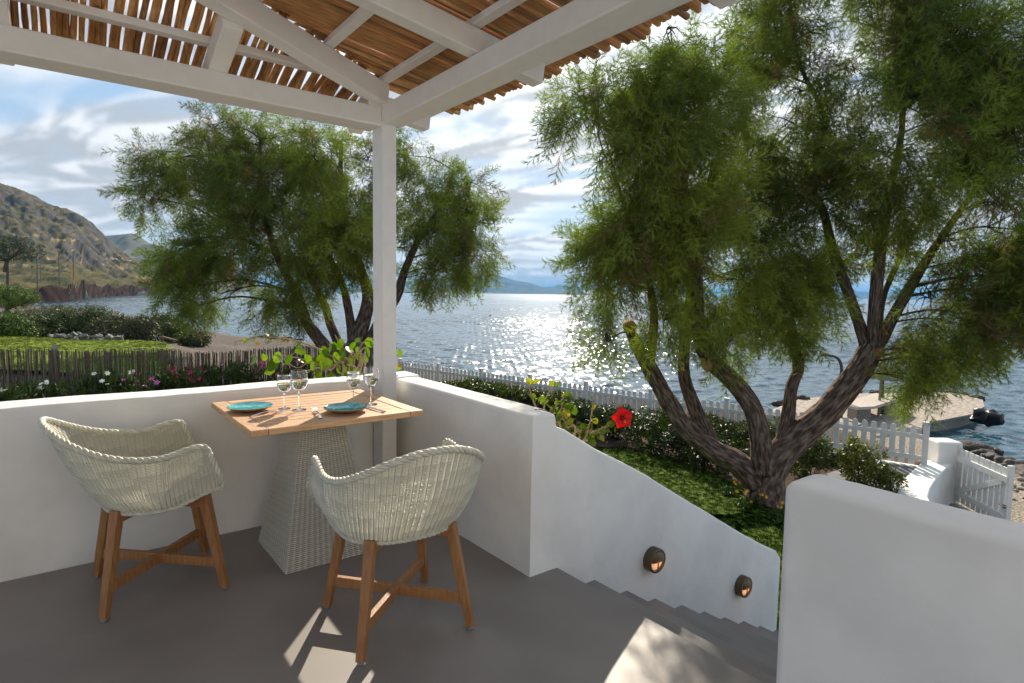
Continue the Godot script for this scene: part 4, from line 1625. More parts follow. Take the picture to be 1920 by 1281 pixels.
	tamarisk("tamarisk_tree", "tamarisk tree with several leaning stems behind the post and the reed fence", at(668, 800, d1), [
		chain([[668, 806, d1, 86], [664, 720, d1, 70], [664, 672, d1, 58], [672, 630, d1, 40], [690, 560, d1, 28], [668, 480, d1, 22], [640, 380, d1, 14], [640, 270, d1, 8]]),
		chain([[662, 730, d1, 44], [626, 672, d1, 32], [598, 636, d1, 29], [574, 602, d1, 27], [560, 560, d1, 22], [520, 480, d1 - 0.2, 17], [490, 380, d1 - 0.3, 11], [488, 260, d1 - 0.3, 6]]),
		chain([[664, 700, d1 + 0.2, 34], [640, 655, d1 + 0.3, 24], [620, 610, d1 + 0.4, 20], [605, 565, d1 + 0.4, 18], [560, 500, d1 + 0.5, 13], [460, 450, d1 + 0.5, 8]]),
		chain([[665, 690, d1, 30], [660, 630, d1, 23], [652, 575, d1, 20], [640, 530, d1, 16], [600, 440, d1, 10], [560, 330, d1, 6]]),
		chain([[672, 700, d1, 40], [694, 640, d1, 30], [716, 598, d1, 26], [744, 556, d1, 23], [760, 505, d1, 19], [790, 440, d1, 14], [830, 380, d1, 9], [850, 320, d1, 5]]),
		], [
		[300, 300, 50, 40, d1, 0.35, 0.6], [285, 370, 45, 50, d1, 0.35, 0.6], [330, 420, 45, 50, d1, 0.3, 0.7], [305, 330, 30, 90, d1, 0.35, 0.4], [395, 240, 45, 45, d1, 0.35, 0.7], [380, 320, 60, 60, d1, 0.4, 1.1], [440, 280, 70, 60, d1, 0.4, 0.9], [510, 260, 60, 55, d1, 0.35, 0.8], [430, 380, 75, 60, d1, 0.3, 1.1], [500, 360, 65, 65, d1, 0.3, 0.9], [360, 470, 55, 50, d1, 0.35, 1.1], [430, 480, 70, 50, d1, 0.25, 1.0], [340, 540, 40, 40, d1 - 0.4, 0.4, 0.9], [372, 572, 24, 24, d1 - 0.4, 0.4, 0.6], [410, 550, 40, 55, d1 - 0.4, 0.35, 0.6], [310, 490, 22, 18, d1, 0.45, 0.7],
		[570, 270, 60, 60, d1, 0.35, 1.0], [630, 290, 60, 60, d1, 0.45, 1.1], [690, 300, 50, 65, d1, 0.4, 1.1], [600, 370, 65, 60, d1, 0.4, 1.1], [670, 390, 60, 65, d1, 0.45, 1.1], [540, 440, 60, 55, d1, 0.3, 0.9], [610, 460, 65, 60, d1 - 0.5, 0.5, 1.2], [560, 530, 55, 50, d1 - 0.5, 0.5, 1.1], [555, 580, 26, 22, d1 - 0.6, 0.45, 0.7], [500, 530, 40, 50, d1, 0.3, 0.6], [505, 580, 22, 36, d1, 0.35, 0.4], [690, 480, 40, 50, d1, 0.35, 0.7],
		[760, 290, 45, 50, d1, 0.5, 1.0], [820, 350, 55, 50, d1, 0.5, 1.0], [770, 380, 50, 55, d1, 0.45, 1.0], [880, 350, 38, 50, d1, 0.45, 0.9], [880, 410, 50, 50, d1, 0.5, 1.0], [830, 440, 55, 50, d1, 0.45, 1.0], [890, 480, 42, 45, d1, 0.55, 0.9], [840, 510, 45, 35, d1, 0.5, 0.7], [760, 470, 30, 40, d1, 0.4, 0.5], [560, 420, 60, 60, d1 - 1.0, 0.4, 0.9], [480, 430, 60, 60, d1 - 1.0, 0.4, 0.8], [640, 430, 55, 55, d1 - 1.2, 0.5, 0.9], [590, 300, 60, 55, d1 - 0.9, 0.4, 0.8], [455, 340, 60, 55, d1 - 0.9, 0.4, 0.8], [820, 420, 50, 50, d1 - 0.8, 0.5, 0.7], [920, 420, 20, 28, d1, 0.5, 0.6], [800, 520, 22, 22, d1, 0.45, 0.6]
		], 0.46, 440.0)

# ---------------------------------------------------------------- garden
func lawn_patch(called: String, inside: Callable, lo: Vector2, hi: Vector2, step: float, blades: int, dark: Color, light: Color, blade: float) -> void:
	var m := MB.new()
	var tone := noise(0.9, 3, 19)
	var nx := int((hi.x - lo.x) / step)
	var ny := int((hi.y - lo.y) / step)
	for j in ny:
		for i in nx:
			var u := lo.x + i * step
			var d := lo.y + j * step
			if not inside.call(u + step / 2, d + step / 2):
				continue
			var c := []
			for e in [[0, 0], [1, 0], [1, 1], [0, 1]]:
				var uu: float = u + e[0] * step
				var dd: float = d + e[1] * step
				c.append(ud(uu, dd, land(uu, dd) + 0.075))
			m.tint = dark.lerp(light, 0.35 + 0.5 * tone.get_noise_2d(u, d))
			m.quad(c[0], c[1], c[2], c[3])
	m.smooth()
	var turf := StandardMaterial3D.new()
	turf.resource_name = called + "_turf"
	turf.vertex_color_use_as_albedo = true
	turf.roughness = 0.95
	turf.metallic_specular = 0.2
	var o := structure(called, m.mesh(true), turf)
	var tuft := MB.new()
	for k in 9:
		var p := Vector3(rng.randf_range(-0.03, 0.03), 0, rng.randf_range(-0.03, 0.03))
		var d := (Vector3.UP + random_dir() * 0.6).normalized()
		var s := d.cross(random_dir()).normalized() * 0.0032
		tuft.tint = Color(1, 1, 1) * rng.randf_range(0.9, 1.25)
		var a := tuft.add(p - s, d.cross(s).normalized())
		tuft.add(p + s, d.cross(s).normalized())
		tuft.add(p + d * blade * rng.randf_range(0.6, 1.2), d.cross(s).normalized())
		tuft.face(a, a + 1, a + 2)
	var where := []
	var cols := PackedColorArray()
	while where.size() < blades:
		var u := rng.randf_range(lo.x, hi.x)
		var d := rng.randf_range(lo.y, hi.y)
		if not inside.call(u, d):
			blades -= 1
			continue
		where.append(Transform3D(Basis(Vector3.UP, rng.randf() * TAU) * Basis.from_scale(Vector3.ONE * rng.randf_range(0.7, 1.3)), ud(u, d, land(u, d) + 0.073)))
		cols.append(dark.lerp(light, clampf(0.5 + 0.6 * tone.get_noise_2d(u, d) + rng.randf_range(-0.2, 0.25), 0, 1)))
	copies("grass", tuft.mesh(true), leafy("grass_blade", 0.6, Color(0.7, 0.8, 0.3)), o, where, cols)

func bush(called: String, label: String, category: String, base: Vector3, w: float, h: float, leaves: ArrayMesh, material: Material, count: int, tones: Array, stems := 7, group := "", size := 1.0) -> Node3D:
	var t := thing(called, label, category, base, 0.0, group)
	var st := MB.new()
	for k in stems:
		var d := Vector3(rng.randf_range(-1, 1) * w * 0.5, h * rng.randf_range(0.65, 1.0), rng.randf_range(-1, 1) * w * 0.5)
		var pr := limb_path([[Vector3(d.x * 0.15, -0.06, d.z * 0.15), 0.010], [d * 0.5 + Vector3(d.x * -0.1, 0, 0), 0.006], [d, 0.002]], 4)
		st.tube(pr[0], pr[1], 5, false)
	part("stems", st.mesh(), bark(), t)
	var where := []
	var cols := PackedColorArray()
	var lump := noise(2.2, 2, int(base.x * 100.0) % 97)
	for k in count:
		var d := random_dir(0.1)
		var r := pow(rng.randf(), 0.45)
		var p := Vector3(d.x * w * 0.55 * r, h * (0.52 + 0.5 * d.y * r), d.z * w * 0.55 * r)
		if lump.get_noise_3dv(p) < -0.22:
			continue
		var out := (Vector3(d.x, d.y * 0.7 + 0.35, d.z) + random_dir() * 0.6)
		where.append(Transform3D(facing(out, rng.randf_range(0.75, 1.2) * size, rng.randf() * TAU), p))
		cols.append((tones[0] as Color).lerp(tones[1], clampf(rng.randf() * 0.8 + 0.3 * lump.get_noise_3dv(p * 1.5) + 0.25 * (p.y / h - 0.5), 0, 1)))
	copies("foliage", leaves, material, t, where, cols)
	return t

func build_garden() -> void:
	# grass beside the stairs and beyond the reed fence
	var edge := []
	for q in [[960, 812], [1060, 822], [1130, 837], [1200, 858], [1290, 882], [1380, 916], [1430, 955], [1480, 985], [1560, 1010]]:
		edge.append(to_ud(on_level(q[0], q[1], GARDEN)))
	var in_lawn := func(u: float, d: float) -> bool:
		var p := ud(u, d, 0)
		if p.z > -2.28 or p.x < 1.95:
			return false
		var a := atan2(u, d)
		var reach := 0.0
		for k in edge.size() - 1:
			var a0: float = atan2(edge[k].x, edge[k].y)
			var a1: float = atan2(edge[k + 1].x, edge[k + 1].y)
			if a >= a0 and a <= a1:
				reach = lerpf(edge[k].length(), edge[k + 1].length(), (a - a0) / (a1 - a0))
		if a < atan2(edge[0].x, edge[0].y):
			reach = edge[0].length()
		return sqrt(u * u + d * d) < reach and u < drop_line(d) - 0.15
	lawn_patch("lawn", in_lawn, Vector2(-1.0, 2.6), Vector2(4.2, 10.5), 0.2, 52000, Color(0.095, 0.16, 0.022), Color(0.115, 0.18, 0.027), 0.022)
	var in_left := func(u: float, d: float) -> bool:
		return d > 9.6 and d < 14.4 + 0.25 * sin(u * 0.9) and u < -7.6 + (13.0 - d) * 0.6
	lawn_patch("far_lawn", in_left, Vector2(-17.0, 9.4), Vector2(-5.0, 15.0), 0.3, 24000, Color(0.165, 0.235, 0.028), Color(0.20, 0.265, 0.036), 0.018)
	picket_fence()
	reed_fence()
	# hedge along the picket fence
	var shiny := leafy("hedge_leaf", 0.4, Color(0.75, 0.85, 0.25))
	var hedge := leaf_cluster(11, 0.06, 0.075, 0.026, Color(0.75, 0.8, 0.75), Color(1.3, 1.2, 1.0), 0.5)
	var names := ["first", "second", "third", "fourth", "fifth", "sixth", "seventh", "eighth", "ninth", "tenth", "eleventh", "twelfth", "thirteenth", "fourteenth", "fifteenth", "sixteenth", "seventeenth", "eighteenth", "nineteenth", "twentieth"]
	var along := fence_to - fence_from
	along.y = 0
	var inward := Vector3(-along.z, 0, along.x).normalized()
	if inward.dot(flat_dir) > 0:
		inward = -inward
	var n := 18
	for k in n:
		var f := 0.02 + 0.80 * k / (n - 1.0)
		var p := fence_from + along * f + inward * rng.randf_range(0.34, 0.55)
		p.y = land(to_ud(p).x, to_ud(p).y) - 0.02
		bush("hedge_shrub", names[k] + " glossy hedge shrub from the left along the inner side of the white picket fence", "shrub", p, rng.randf_range(0.75, 1.0), (rng.randf_range(0.30, 0.46) if f < 0.62 else rng.randf_range(0.46, 0.60)), hedge, shiny, 210, [Color(0.035, 0.06, 0.014), Color(0.15, 0.16, 0.04)], 7, "hedge shrubs along the picket fence")
	for q in [[1150, 834, 0.0, 0.8], [1225, 857, 0.0, 0.85], [1290, 876, 0.0, 0.8], [1350, 898, 0.0, 0.7], [1080, 820, 0.0, 0.75]]:
		var p := on_level(q[0], q[1] - 6, GARDEN)
		p.y = land(to_ud(p).x, to_ud(p).y) - 0.02
		bush("hedge_shrub", "dark leafy shrub beside the lawn, %s" % {1080: "leftmost of the front row", 1150: "second from the left in the front row", 1225: "in the middle of the front row", 1290: "second from the right in the front row", 1350: "right end of the front row near the trunk"}[q[0]], "shrub", p, 1.0, q[3] * 0.82, hedge, shiny, 330, [Color(0.02, 0.038, 0.012), Color(0.065, 0.085, 0.022)], 7, "front row of hedge shrubs")
	var p1 := on_level(1516, 900, GARDEN)
	bush("laurel_bush", "rounded glossy bush just right of the big trunk", "shrub", Vector3(p1.x, GARDEN, p1.z), 0.75, 0.72, hedge, shiny, 330, [Color(0.045, 0.07, 0.014), Color(0.18, 0.185, 0.045)])
	p1 = on_level(1612, 912, GARDEN)
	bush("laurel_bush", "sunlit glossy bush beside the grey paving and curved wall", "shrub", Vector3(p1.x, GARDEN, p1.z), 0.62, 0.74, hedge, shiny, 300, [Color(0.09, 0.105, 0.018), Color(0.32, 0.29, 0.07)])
	p1 = on_level(1668, 925, GARDEN)
	bush("laurel_bush", "small sprawling leafy plant against the curved white wall", "shrub", Vector3(p1.x, GARDEN, p1.z), 0.4, 0.42, hedge, shiny, 110, [Color(0.06, 0.08, 0.015), Color(0.20, 0.19, 0.05)])
	# flowering plants round the big trunk
	var soft := leafy("soft_leaf", 0.5, Color(0.5, 0.6, 0.2))
	var small := leaf_cluster(10, 0.04, 0.06, 0.028, Color(0.8, 0.9, 0.8), Color(1.2, 1.15, 1.0), 0.6)
	var k := 0
	for q in [[1372, 934, 0.0, 0.13, "leafy flowering plant with yellow blooms left of the big trunk, nearest the hedge"], [1412, 966, 0.0, 0.17, "plant with the brightest yellow blooms in front of the big trunk"], [1466, 992, 0.0, 0.2, "yellow flowering plant at the right foot of the big trunk"], [1350, 918, 0.0, 0.10, "low green plant left of the big trunk at the lawn edge"]]:
		var p := on_level(q[0], q[1], GARDEN)
		var fl := bush("flower_plant", q[4], "flower", p, 0.34, q[3] + 0.06, small, soft, 70, [Color(0.04, 0.085, 0.015), Color(0.11, 0.17, 0.03)], 5, "", 0.8)
		if k < 3:
			blooms(fl, 9 if k == 1 else 5, 0.16, q[3] + 0.10, 0.024, Color(0.78, 0.40, 0.02), "bloom")
		k += 1
	flower_bed()
	corner_vine()
	hibiscus()
	left_scrub()

func blooms(t: Node3D, n: int, w: float, h: float, size: float, colour: Color, called: String, spread := 0.06) -> void:
	var m := MB.new()
	for p in 6:
		var a := TAU * p / 6.0
		leaf(m, Vector3.ZERO, Vector3(cos(a), 0.45, sin(a)), size, size * 0.75, Color.WHITE, 0.1)
	leaf(m, Vector3.ZERO, Vector3.UP, size * 0.4, size * 0.3, Color(1.1, 1.0, 0.5))
	var key := "petal_%s" % colour.to_html()
	var mt := leafy(key, 0.5, Color(0.5, 0.5, 0.5))
	var tinted := MB.new()
	tinted.v = m.v
	tinted.n = m.n
	tinted.uv = m.uv
	tinted.ix = m.ix
	for c in m.c:
		tinted.c.append(Color(c.r * colour.r, c.g * colour.g, c.b * colour.b))
	var mesh := tinted.mesh(true)
	for k in n:
		var o := part(called, mesh, mt, t)
		o.transform = Transform3D(facing(random_dir(0.8) - flat_dir * 0.8, rng.randf_range(0.8, 1.25), rng.randf() * TAU), Vector3(rng.randf_range(-w, w), h + rng.randf_range(-spread, spread), rng.randf_range(-w, w)))

func picket_fence() -> void:
	var along := fence_to - fence_from
	along.y = 0.0
	var length := along.length()
	var dir := along / length
	var t := thing("picket_fence", "long white wooden picket fence with rounded tops between the garden and the sea", "fence", Vector3(fence_from.x, GARDEN, fence_from.z), atan2(-dir.z, dir.x))
	var w := mat("fence_paint", lin(0.74, 0.74, 0.72), 0.6, 0.03, 0.02, 1.0)
	var pitch := 0.1435
	var base := MB.new()
	base.rbox(Vector3(length / 2, -0.05, 0), Vector3(length + 0.1, 0.2, 0.16), 0.01)
	part("plinth", base.mesh(), plaster(), t)
	var m := MB.new()
	var shape := PackedVector2Array()
	shape.append(Vector2(-0.044, 0.06))
	shape.append(Vector2(0.044, 0.06))
	for k in 9:
		var a := PI * k / 8.0
		shape.append(Vector2(cos(a) * 0.044, 0.678 + sin(a) * 0.042))
	var c := m.add(Vector3(0, 0.4, 0.009), Vector3.BACK)
	var first := m.v.size()
	for q in shape:
		m.add(Vector3(q.x, q.y, 0.009), Vector3.BACK)
	for k in shape.size():
		m.face(c, first + k, first + (k + 1) % shape.size())
	c = m.add(Vector3(0, 0.4, -0.009), Vector3.FORWARD)
	first = m.v.size()
	for q in shape:
		m.add(Vector3(q.x, q.y, -0.009), Vector3.FORWARD)
	for k in shape.size():
		m.face(c, first + (k + 1) % shape.size(), first + k)
	for k in shape.size():
		var a := shape[k]
		var b := shape[(k + 1) % shape.size()]
		m.quad(Vector3(a.x, a.y, 0.009), Vector3(a.x, a.y, -0.009), Vector3(b.x, b.y, -0.009), Vector3(b.x, b.y, 0.009))
	var board := m.mesh()
	var count := int(length / pitch)
	for k in count:
		var o := part("picket", board, w, t)
		o.position = Vector3((k + 0.5) * pitch, rng.randf_range(-0.006, 0.006), -0.021)
		o.rotation.z = rng.randf_range(-0.008, 0.008)
	for y in [0.20, 0.56]:
		var r := MB.new()
		r.rbox(Vector3(length / 2, y, 0), Vector3(length, 0.075, 0.022), 0.003)
		part("rail", r.mesh(), w, t)
	var posts := 9
	for k in posts:
		var ps := MB.new()
		ps.rbox(Vector3(0, 0.40, 0.03), Vector3(0.085, 0.80, 0.085), 0.006)
		ps.rbox(Vector3(0, 0.812, 0.03), Vector3(0.105, 0.022, 0.105), 0.005)
		part("post", ps.mesh(), w, t).position.x = length * k / (posts - 1.0)

func reed_fence() -> void:
	var stops := [[-420, 662, 5.6], [-120, 660, 5.75], [0, 657, 5.9], [95, 655, 6.05], [150, 660, 6.15], [210, 656, 6.25], [310, 655, 6.5], [350, 661, 6.6], [425, 661, 6.85], [470, 656, 7.05], [545, 651, 7.5], [600, 650, 7.95], [640, 643, 8.4], [700, 650, 9.2]]
	var start := at(0, 657, 5.9)
	var t := thing("reed_fence", "weathered brown reed screen fence along the left side of the garden", "fence", Vector3(start.x, -0.6, start.z))
	var base := t.position
	var reeds: Array[ArrayMesh] = []
	for k in 5:
		var m := MB.new()
		var pts := PackedVector3Array()
		var rad := PackedFloat32Array()
		for s in 8:
			var q := s / 7.0
			pts.append(Vector3(0.010 * sin(q * 4.0 + k * 2.0), q, 0.006 * sin(q * 5.0 + k)))
			rad.append(0.0064 * (1.0 - 0.2 * q))
		m.tube(pts, rad, 5)
		reeds.append(m.mesh())
	var tones := [wood("reed", lin(0.085, 0.065, 0.045), lin(0.185, 0.145, 0.10), 0.8), wood("reed_grey", lin(0.07, 0.058, 0.048), lin(0.145, 0.122, 0.10), 0.8), wood("reed_pale", lin(0.17, 0.135, 0.085), lin(0.28, 0.225, 0.145), 0.8)]
	var made := 0
	var rest := []
	for k in stops.size() - 1:
		var a := at(stops[k][0], stops[k][1], stops[k][2])
		var b := at(stops[k + 1][0], stops[k + 1][1], stops[k + 1][2])
		var flat := Vector2(b.x - a.x, b.z - a.z).length()
		var f := 0.0
		while f < flat:
			var p := a.lerp(b, f / flat)
			var top := p.y + rng.randf_range(-0.016, 0.016)
			var q := to_ud(p)
			var foot := land(q.x, q.y) - 0.05
			var bs := Basis(Vector3.UP, rng.randf() * TAU) * Basis.from_scale(Vector3(rng.randf_range(0.8, 1.25), top - foot, rng.randf_range(0.8, 1.25)))
			bs = Basis(Vector3(rng.randf(), 0, rng.randf()).normalized(), rng.randf_range(-0.022, 0.022)) * bs
			var tr := Transform3D(bs, Vector3(p.x + rng.randf_range(-0.008, 0.008), foot, p.z + rng.randf_range(-0.016, 0.016)) - base)
			var pick := rng.randf()
			if k >= 1 and made < 290:
				var o := part("reed", reeds[rng.randi() % 5], tones[0] if pick < 0.45 else tones[1] if pick < 0.82 else tones[2], t)
				o.transform = tr
				made += 1
			else:
				rest.append(tr)
			f += rng.randf_range(0.008, 0.0125)
	copies("reeds_further_along", reeds[1], tones[1], t, rest, PackedColorArray())
	# posts and wires that hold the reeds
	for q in [[102, 648, 6.1], [205, 660, 6.28], [305, 668, 6.55], [446, 668, 7.0], [548, 655, 7.6]]:
		var top := at(q[0], q[1], q[2])
		var h := to_ud(top)
		var m := MB.new()
		m.tube(PackedVector3Array([Vector3(top.x, land(h.x, h.y) - 0.05, top.z) - base, top - base]), PackedFloat32Array([0.028, 0.026]), 10)
		part("post", m.mesh(), mat("fence_post", lin(0.30, 0.27, 0.24), 0.85, 0.2, 0.03, 5.0), t)

func flower_bed() -> void:
	var soft := leafy("soft_leaf", 0.5, Color(0.5, 0.6, 0.2))
	var long_leaf := leaf_cluster(9, 0.035, 0.10, 0.02, Color(0.75, 0.85, 0.75), Color(1.25, 1.2, 1.0), 0.7)
	# px, py of the flower head, depth, width, height, colour, number of blooms, label
	var list := [
		[30, 745, 5.35, 0.42, 0.36, Color(0.82, 0.84, 0.76), 8, "white flowering bush at the left end of the flower bed, its blooms nearest the parapet"],
		[72, 728, 5.5, 0.40, 0.40, Color(0.82, 0.84, 0.78), 8, "white flowering bush second from the left in the flower bed"],
		[-30, 735, 5.3, 0.5, 0.42, Color(0.82, 0.84, 0.78), 5, "dark bush with a few white blooms cut by the left edge of the picture"],
		[150, 730, 5.6, 0.45, 0.36, Color(0, 0, 0), 0, "dark green bush without blooms between the white and purple flowers"],
		[212, 708, 5.8, 0.40, 0.52, Color(0.80, 0.82, 0.74), 6, "taller bush with small white blooms left of the purple flowers"],
		[262, 712, 5.95, 0.32, 0.50, Color(0.42, 0.09, 0.26), 7, "purple flowering oleander beside the white one"],
		[280, 730, 5.8, 0.16, 0.34, Color(0.45, 0.10, 0.40), 4, "small violet flower low behind the parapet"],
		[312, 700, 6.1, 0.22, 0.62, Color(0, 0, 0), 0, "tall narrow plant with upright leaves left of the crimson flowers"],
		[352, 704, 6.25, 0.40, 0.52, Color(0.38, 0.02, 0.10), 14, "crimson flowering oleander in the middle of the flower bed"],
		[400, 692, 6.5, 0.34, 0.60, Color(0, 0, 0), 0, "dark leafy bush right of the crimson flowers"],
		[440, 694, 6.7, 0.38, 0.58, Color(0.55, 0.22, 0.32), 6, "oleander with pale pink blooms near the vine"],
		[502, 690, 7.0, 0.44, 0.60, Color(0.62, 0.07, 0.22), 14, "bright pink flowering oleander under the vine"],
		[560, 686, 7.4, 0.42, 0.62, Color(0.50, 0.03, 0.13), 12, "deep pink flowering oleander furthest right, behind the glasses"],
		[470, 706, 6.8, 0.4, 0.48, Color(0, 0, 0), 0, "low dark bush between the pink oleanders"]]
	for f in list:
		var head := at(f[0], f[1], f[2])
		var q := to_ud(head)
		var foot := land(q.x, q.y)
		var h: float = maxf(0.25, head.y - foot + 0.06)
		var b := bush("flower_bush" if f[6] > 0 else "leafy_bush", f[7], "flower bush" if f[6] > 0 else "bush", Vector3(head.x, foot, head.z), f[3], h, long_leaf, soft, int(120 + f[3] * 330), [Color(0.022, 0.045, 0.012), Color(0.075, 0.11, 0.025)], 9)
		if f[6] > 0:
			blooms(b, int(f[6] * (1.8 if f[6] > 11 else 1.2)), f[3] * 0.45, h - 0.06, 0.025, f[5], "bloom", 0.09)

func corner_vine() -> void:
	var base := Vector3(1.05, -1.0, -4.05)
	var t := thing("vine", "vine with big yellow green heart shaped leaves rising behind the parapet at the post", "vine", base)
	var st := MB.new()
	var tips := []
	for s in [[[660, 700, 4.3], [640, 680, 4.3], [600, 656, 4.35], [556, 640, 4.4], [500, 632, 4.45], [440, 641, 4.5]], [[652, 712, 4.25], [612, 690, 4.3], [575, 676, 4.35], [520, 664, 4.4]], [[668, 705, 4.2], [660, 668, 4.25], [640, 650, 4.3], [628, 628, 4.3]], [[674, 700, 4.15], [672, 660, 4.15], [684, 640, 4.2], [700, 634, 4.25]], [[640, 720, 4.2], [618, 694, 4.25], [596, 690, 4.2], [560, 700, 4.25]], [[676, 720, 4.15], [668, 690, 4.15], [650, 684, 4.1]]]:
		var l := []
		l.append([base + Vector3(rng.randf_range(-0.05, 0.15), 0, 0), 0.011])
		for k in s.size():
			l.append([at(s[k][0], s[k][1], s[k][2]), lerpf(0.008, 0.002, float(k) / s.size())])
		var pr := limb_path(l, 7)
		var pts: PackedVector3Array = pr[0]
		for k in pts.size():
			if k > 6:
				tips.append(pts[k])
			pts[k] -= base
		st.tube(pts, pr[1], 6)
	# bare curled twigs
	for s in [[[590, 668], [560, 690], [535, 680], [528, 700]], [[570, 655], [548, 664], [532, 672], [545, 690]], [[600, 676], [575, 700], [552, 694], [540, 706]], [[560, 640], [530, 634], [510, 640], [494, 634]]]:
		var l := []
		for k in s.size():
			l.append([at(s[k][0], s[k][1], 4.35) - base, lerpf(0.004, 0.0015, k / 3.0)])
		var pr := limb_path(l, 6)
		st.tube(pr[0], pr[1], 5)
	part("stems", st.mesh(), mat("vine_stem", lin(0.36, 0.25, 0.15), 0.8, 0.2, 0.03, 8.0), t)
	var green := leafy("vine_leaf", 0.4, Color(0.85, 1.0, 0.22))
	var kinds: Array[ArrayMesh] = []
	for k in 6:
		var c := [Color(0.20, 0.27, 0.025), Color(0.27, 0.33, 0.03), Color(0.15, 0.23, 0.025), Color(0.24, 0.29, 0.04), Color(0.30, 0.13, 0.05), Color(0.11, 0.18, 0.02)][k] as Color
		kinds.append(heart_leaf(c))
	var spots := [[518, 668, 24], [505, 676, 20], [530, 664, 22], [517, 690, 22], [498, 664, 14], [482, 668, 14], [545, 662, 18], [552, 652, 20], [566, 640, 16], [560, 672, 14], [576, 662, 18], [594, 668, 22], [600, 650, 18], [612, 662, 24], [606, 680, 20], [622, 672, 22], [600, 700, 26], [590, 694, 20], [584, 714, 16], [612, 698, 20], [622, 646, 22], [632, 638, 20], [618, 640, 18], [640, 652, 20], [634, 660, 24], [648, 666, 24], [640, 676, 20], [656, 650, 22], [662, 640, 18], [672, 636, 18], [684, 634, 20], [676, 652, 24], [684, 648, 18], [694, 640, 14], [660, 664, 22], [652, 684, 22], [662, 690, 24], [646, 692, 18], [668, 700, 20], [640, 704, 16], [628, 712, 14], [676, 716, 16], [612, 720, 12], [630, 690, 14], [586, 676, 16]]
	var more := []
	for s in spots:
		more.append(s)
		if rng.randf() < 0.6:
			more.append([s[0] + rng.randf_range(-12, 12), s[1] + rng.randf_range(-8, 12), s[2] * rng.randf_range(0.6, 0.95)])
	for s in more:
		var p := at(s[0], s[1], rng.randf_range(4.05, 4.5))
		var o := part("leaf", kinds[rng.randi() % 4 if rng.randf() < 0.85 else 5], green, t)
		var hang := (Vector3.DOWN * 0.8 + random_dir() * 0.7).normalized()
		o.transform = Transform3D(facing(hang, s[2] / F * 4.3 * rng.randf_range(1.0, 1.25), rng.randf() * TAU), p - base)
	# small reddish young leaves at the ends
	for s in [[442, 640], [462, 634], [478, 637], [500, 630], [505, 642], [512, 626], [520, 634], [528, 640], [536, 630], [488, 645], [470, 642], [744, 648], [742, 640], [747, 655], [748, 678], [742, 690]]:
		var far: bool = s[0] > 730
		var p := at(s[0], s[1], 4.0 if far else 4.45)
		var o := part("leaf", kinds[4] if rng.randf() < 0.6 else kinds[3], green, t)
		o.transform = Transform3D(facing((Vector3.DOWN * 0.4 + random_dir()).normalized(), 0.045 * rng.randf_range(0.7, 1.2), rng.randf() * TAU), p - base)

func heart_leaf(c: Color) -> ArrayMesh:
	var m := MB.new()
	var n := 14
	var rows := 4
	m.tint = c
	var mid := m.add(Vector3(0, 0.05, 0), Vector3(0, 0, 1))
	for r in range(1, rows + 1):
		var f := float(r) / rows
		for i in n:
			var a := TAU * i / n
			var rad := 0.42 * (1.0 + 0.18 * cos(a) + 0.22 * pow(maxf(0.0, cos(a)), 6.0) - 0.22 * pow(maxf(0.0, -cos(a)), 8.0))
			var x := sin(a) * rad * f * 0.92
			var y := 0.42 + cos(a) * rad * f * 1.1 - 0.37 * (1.0 - f)
			m.tint = c * (1.0 + 0.15 * sin(a * 3.0) * f)
			m.add(Vector3(x, y, 0.10 * absf(x) - 0.16 * f * f * y * y), Vector3(-0.15 * signf(x), 0.15, 1).normalized())
	for i in n:
		m.face(mid, mid + 1 + (i + 1) % n, mid + 1 + i)
	for r in rows - 1:
		for i in n:
			var a := mid + 1 + r * n + i
			var b := mid + 1 + r * n + (i + 1) % n
			m.face(a, b, b + n)
			m.face(a, b + n, a + n)
	return m.mesh(true)

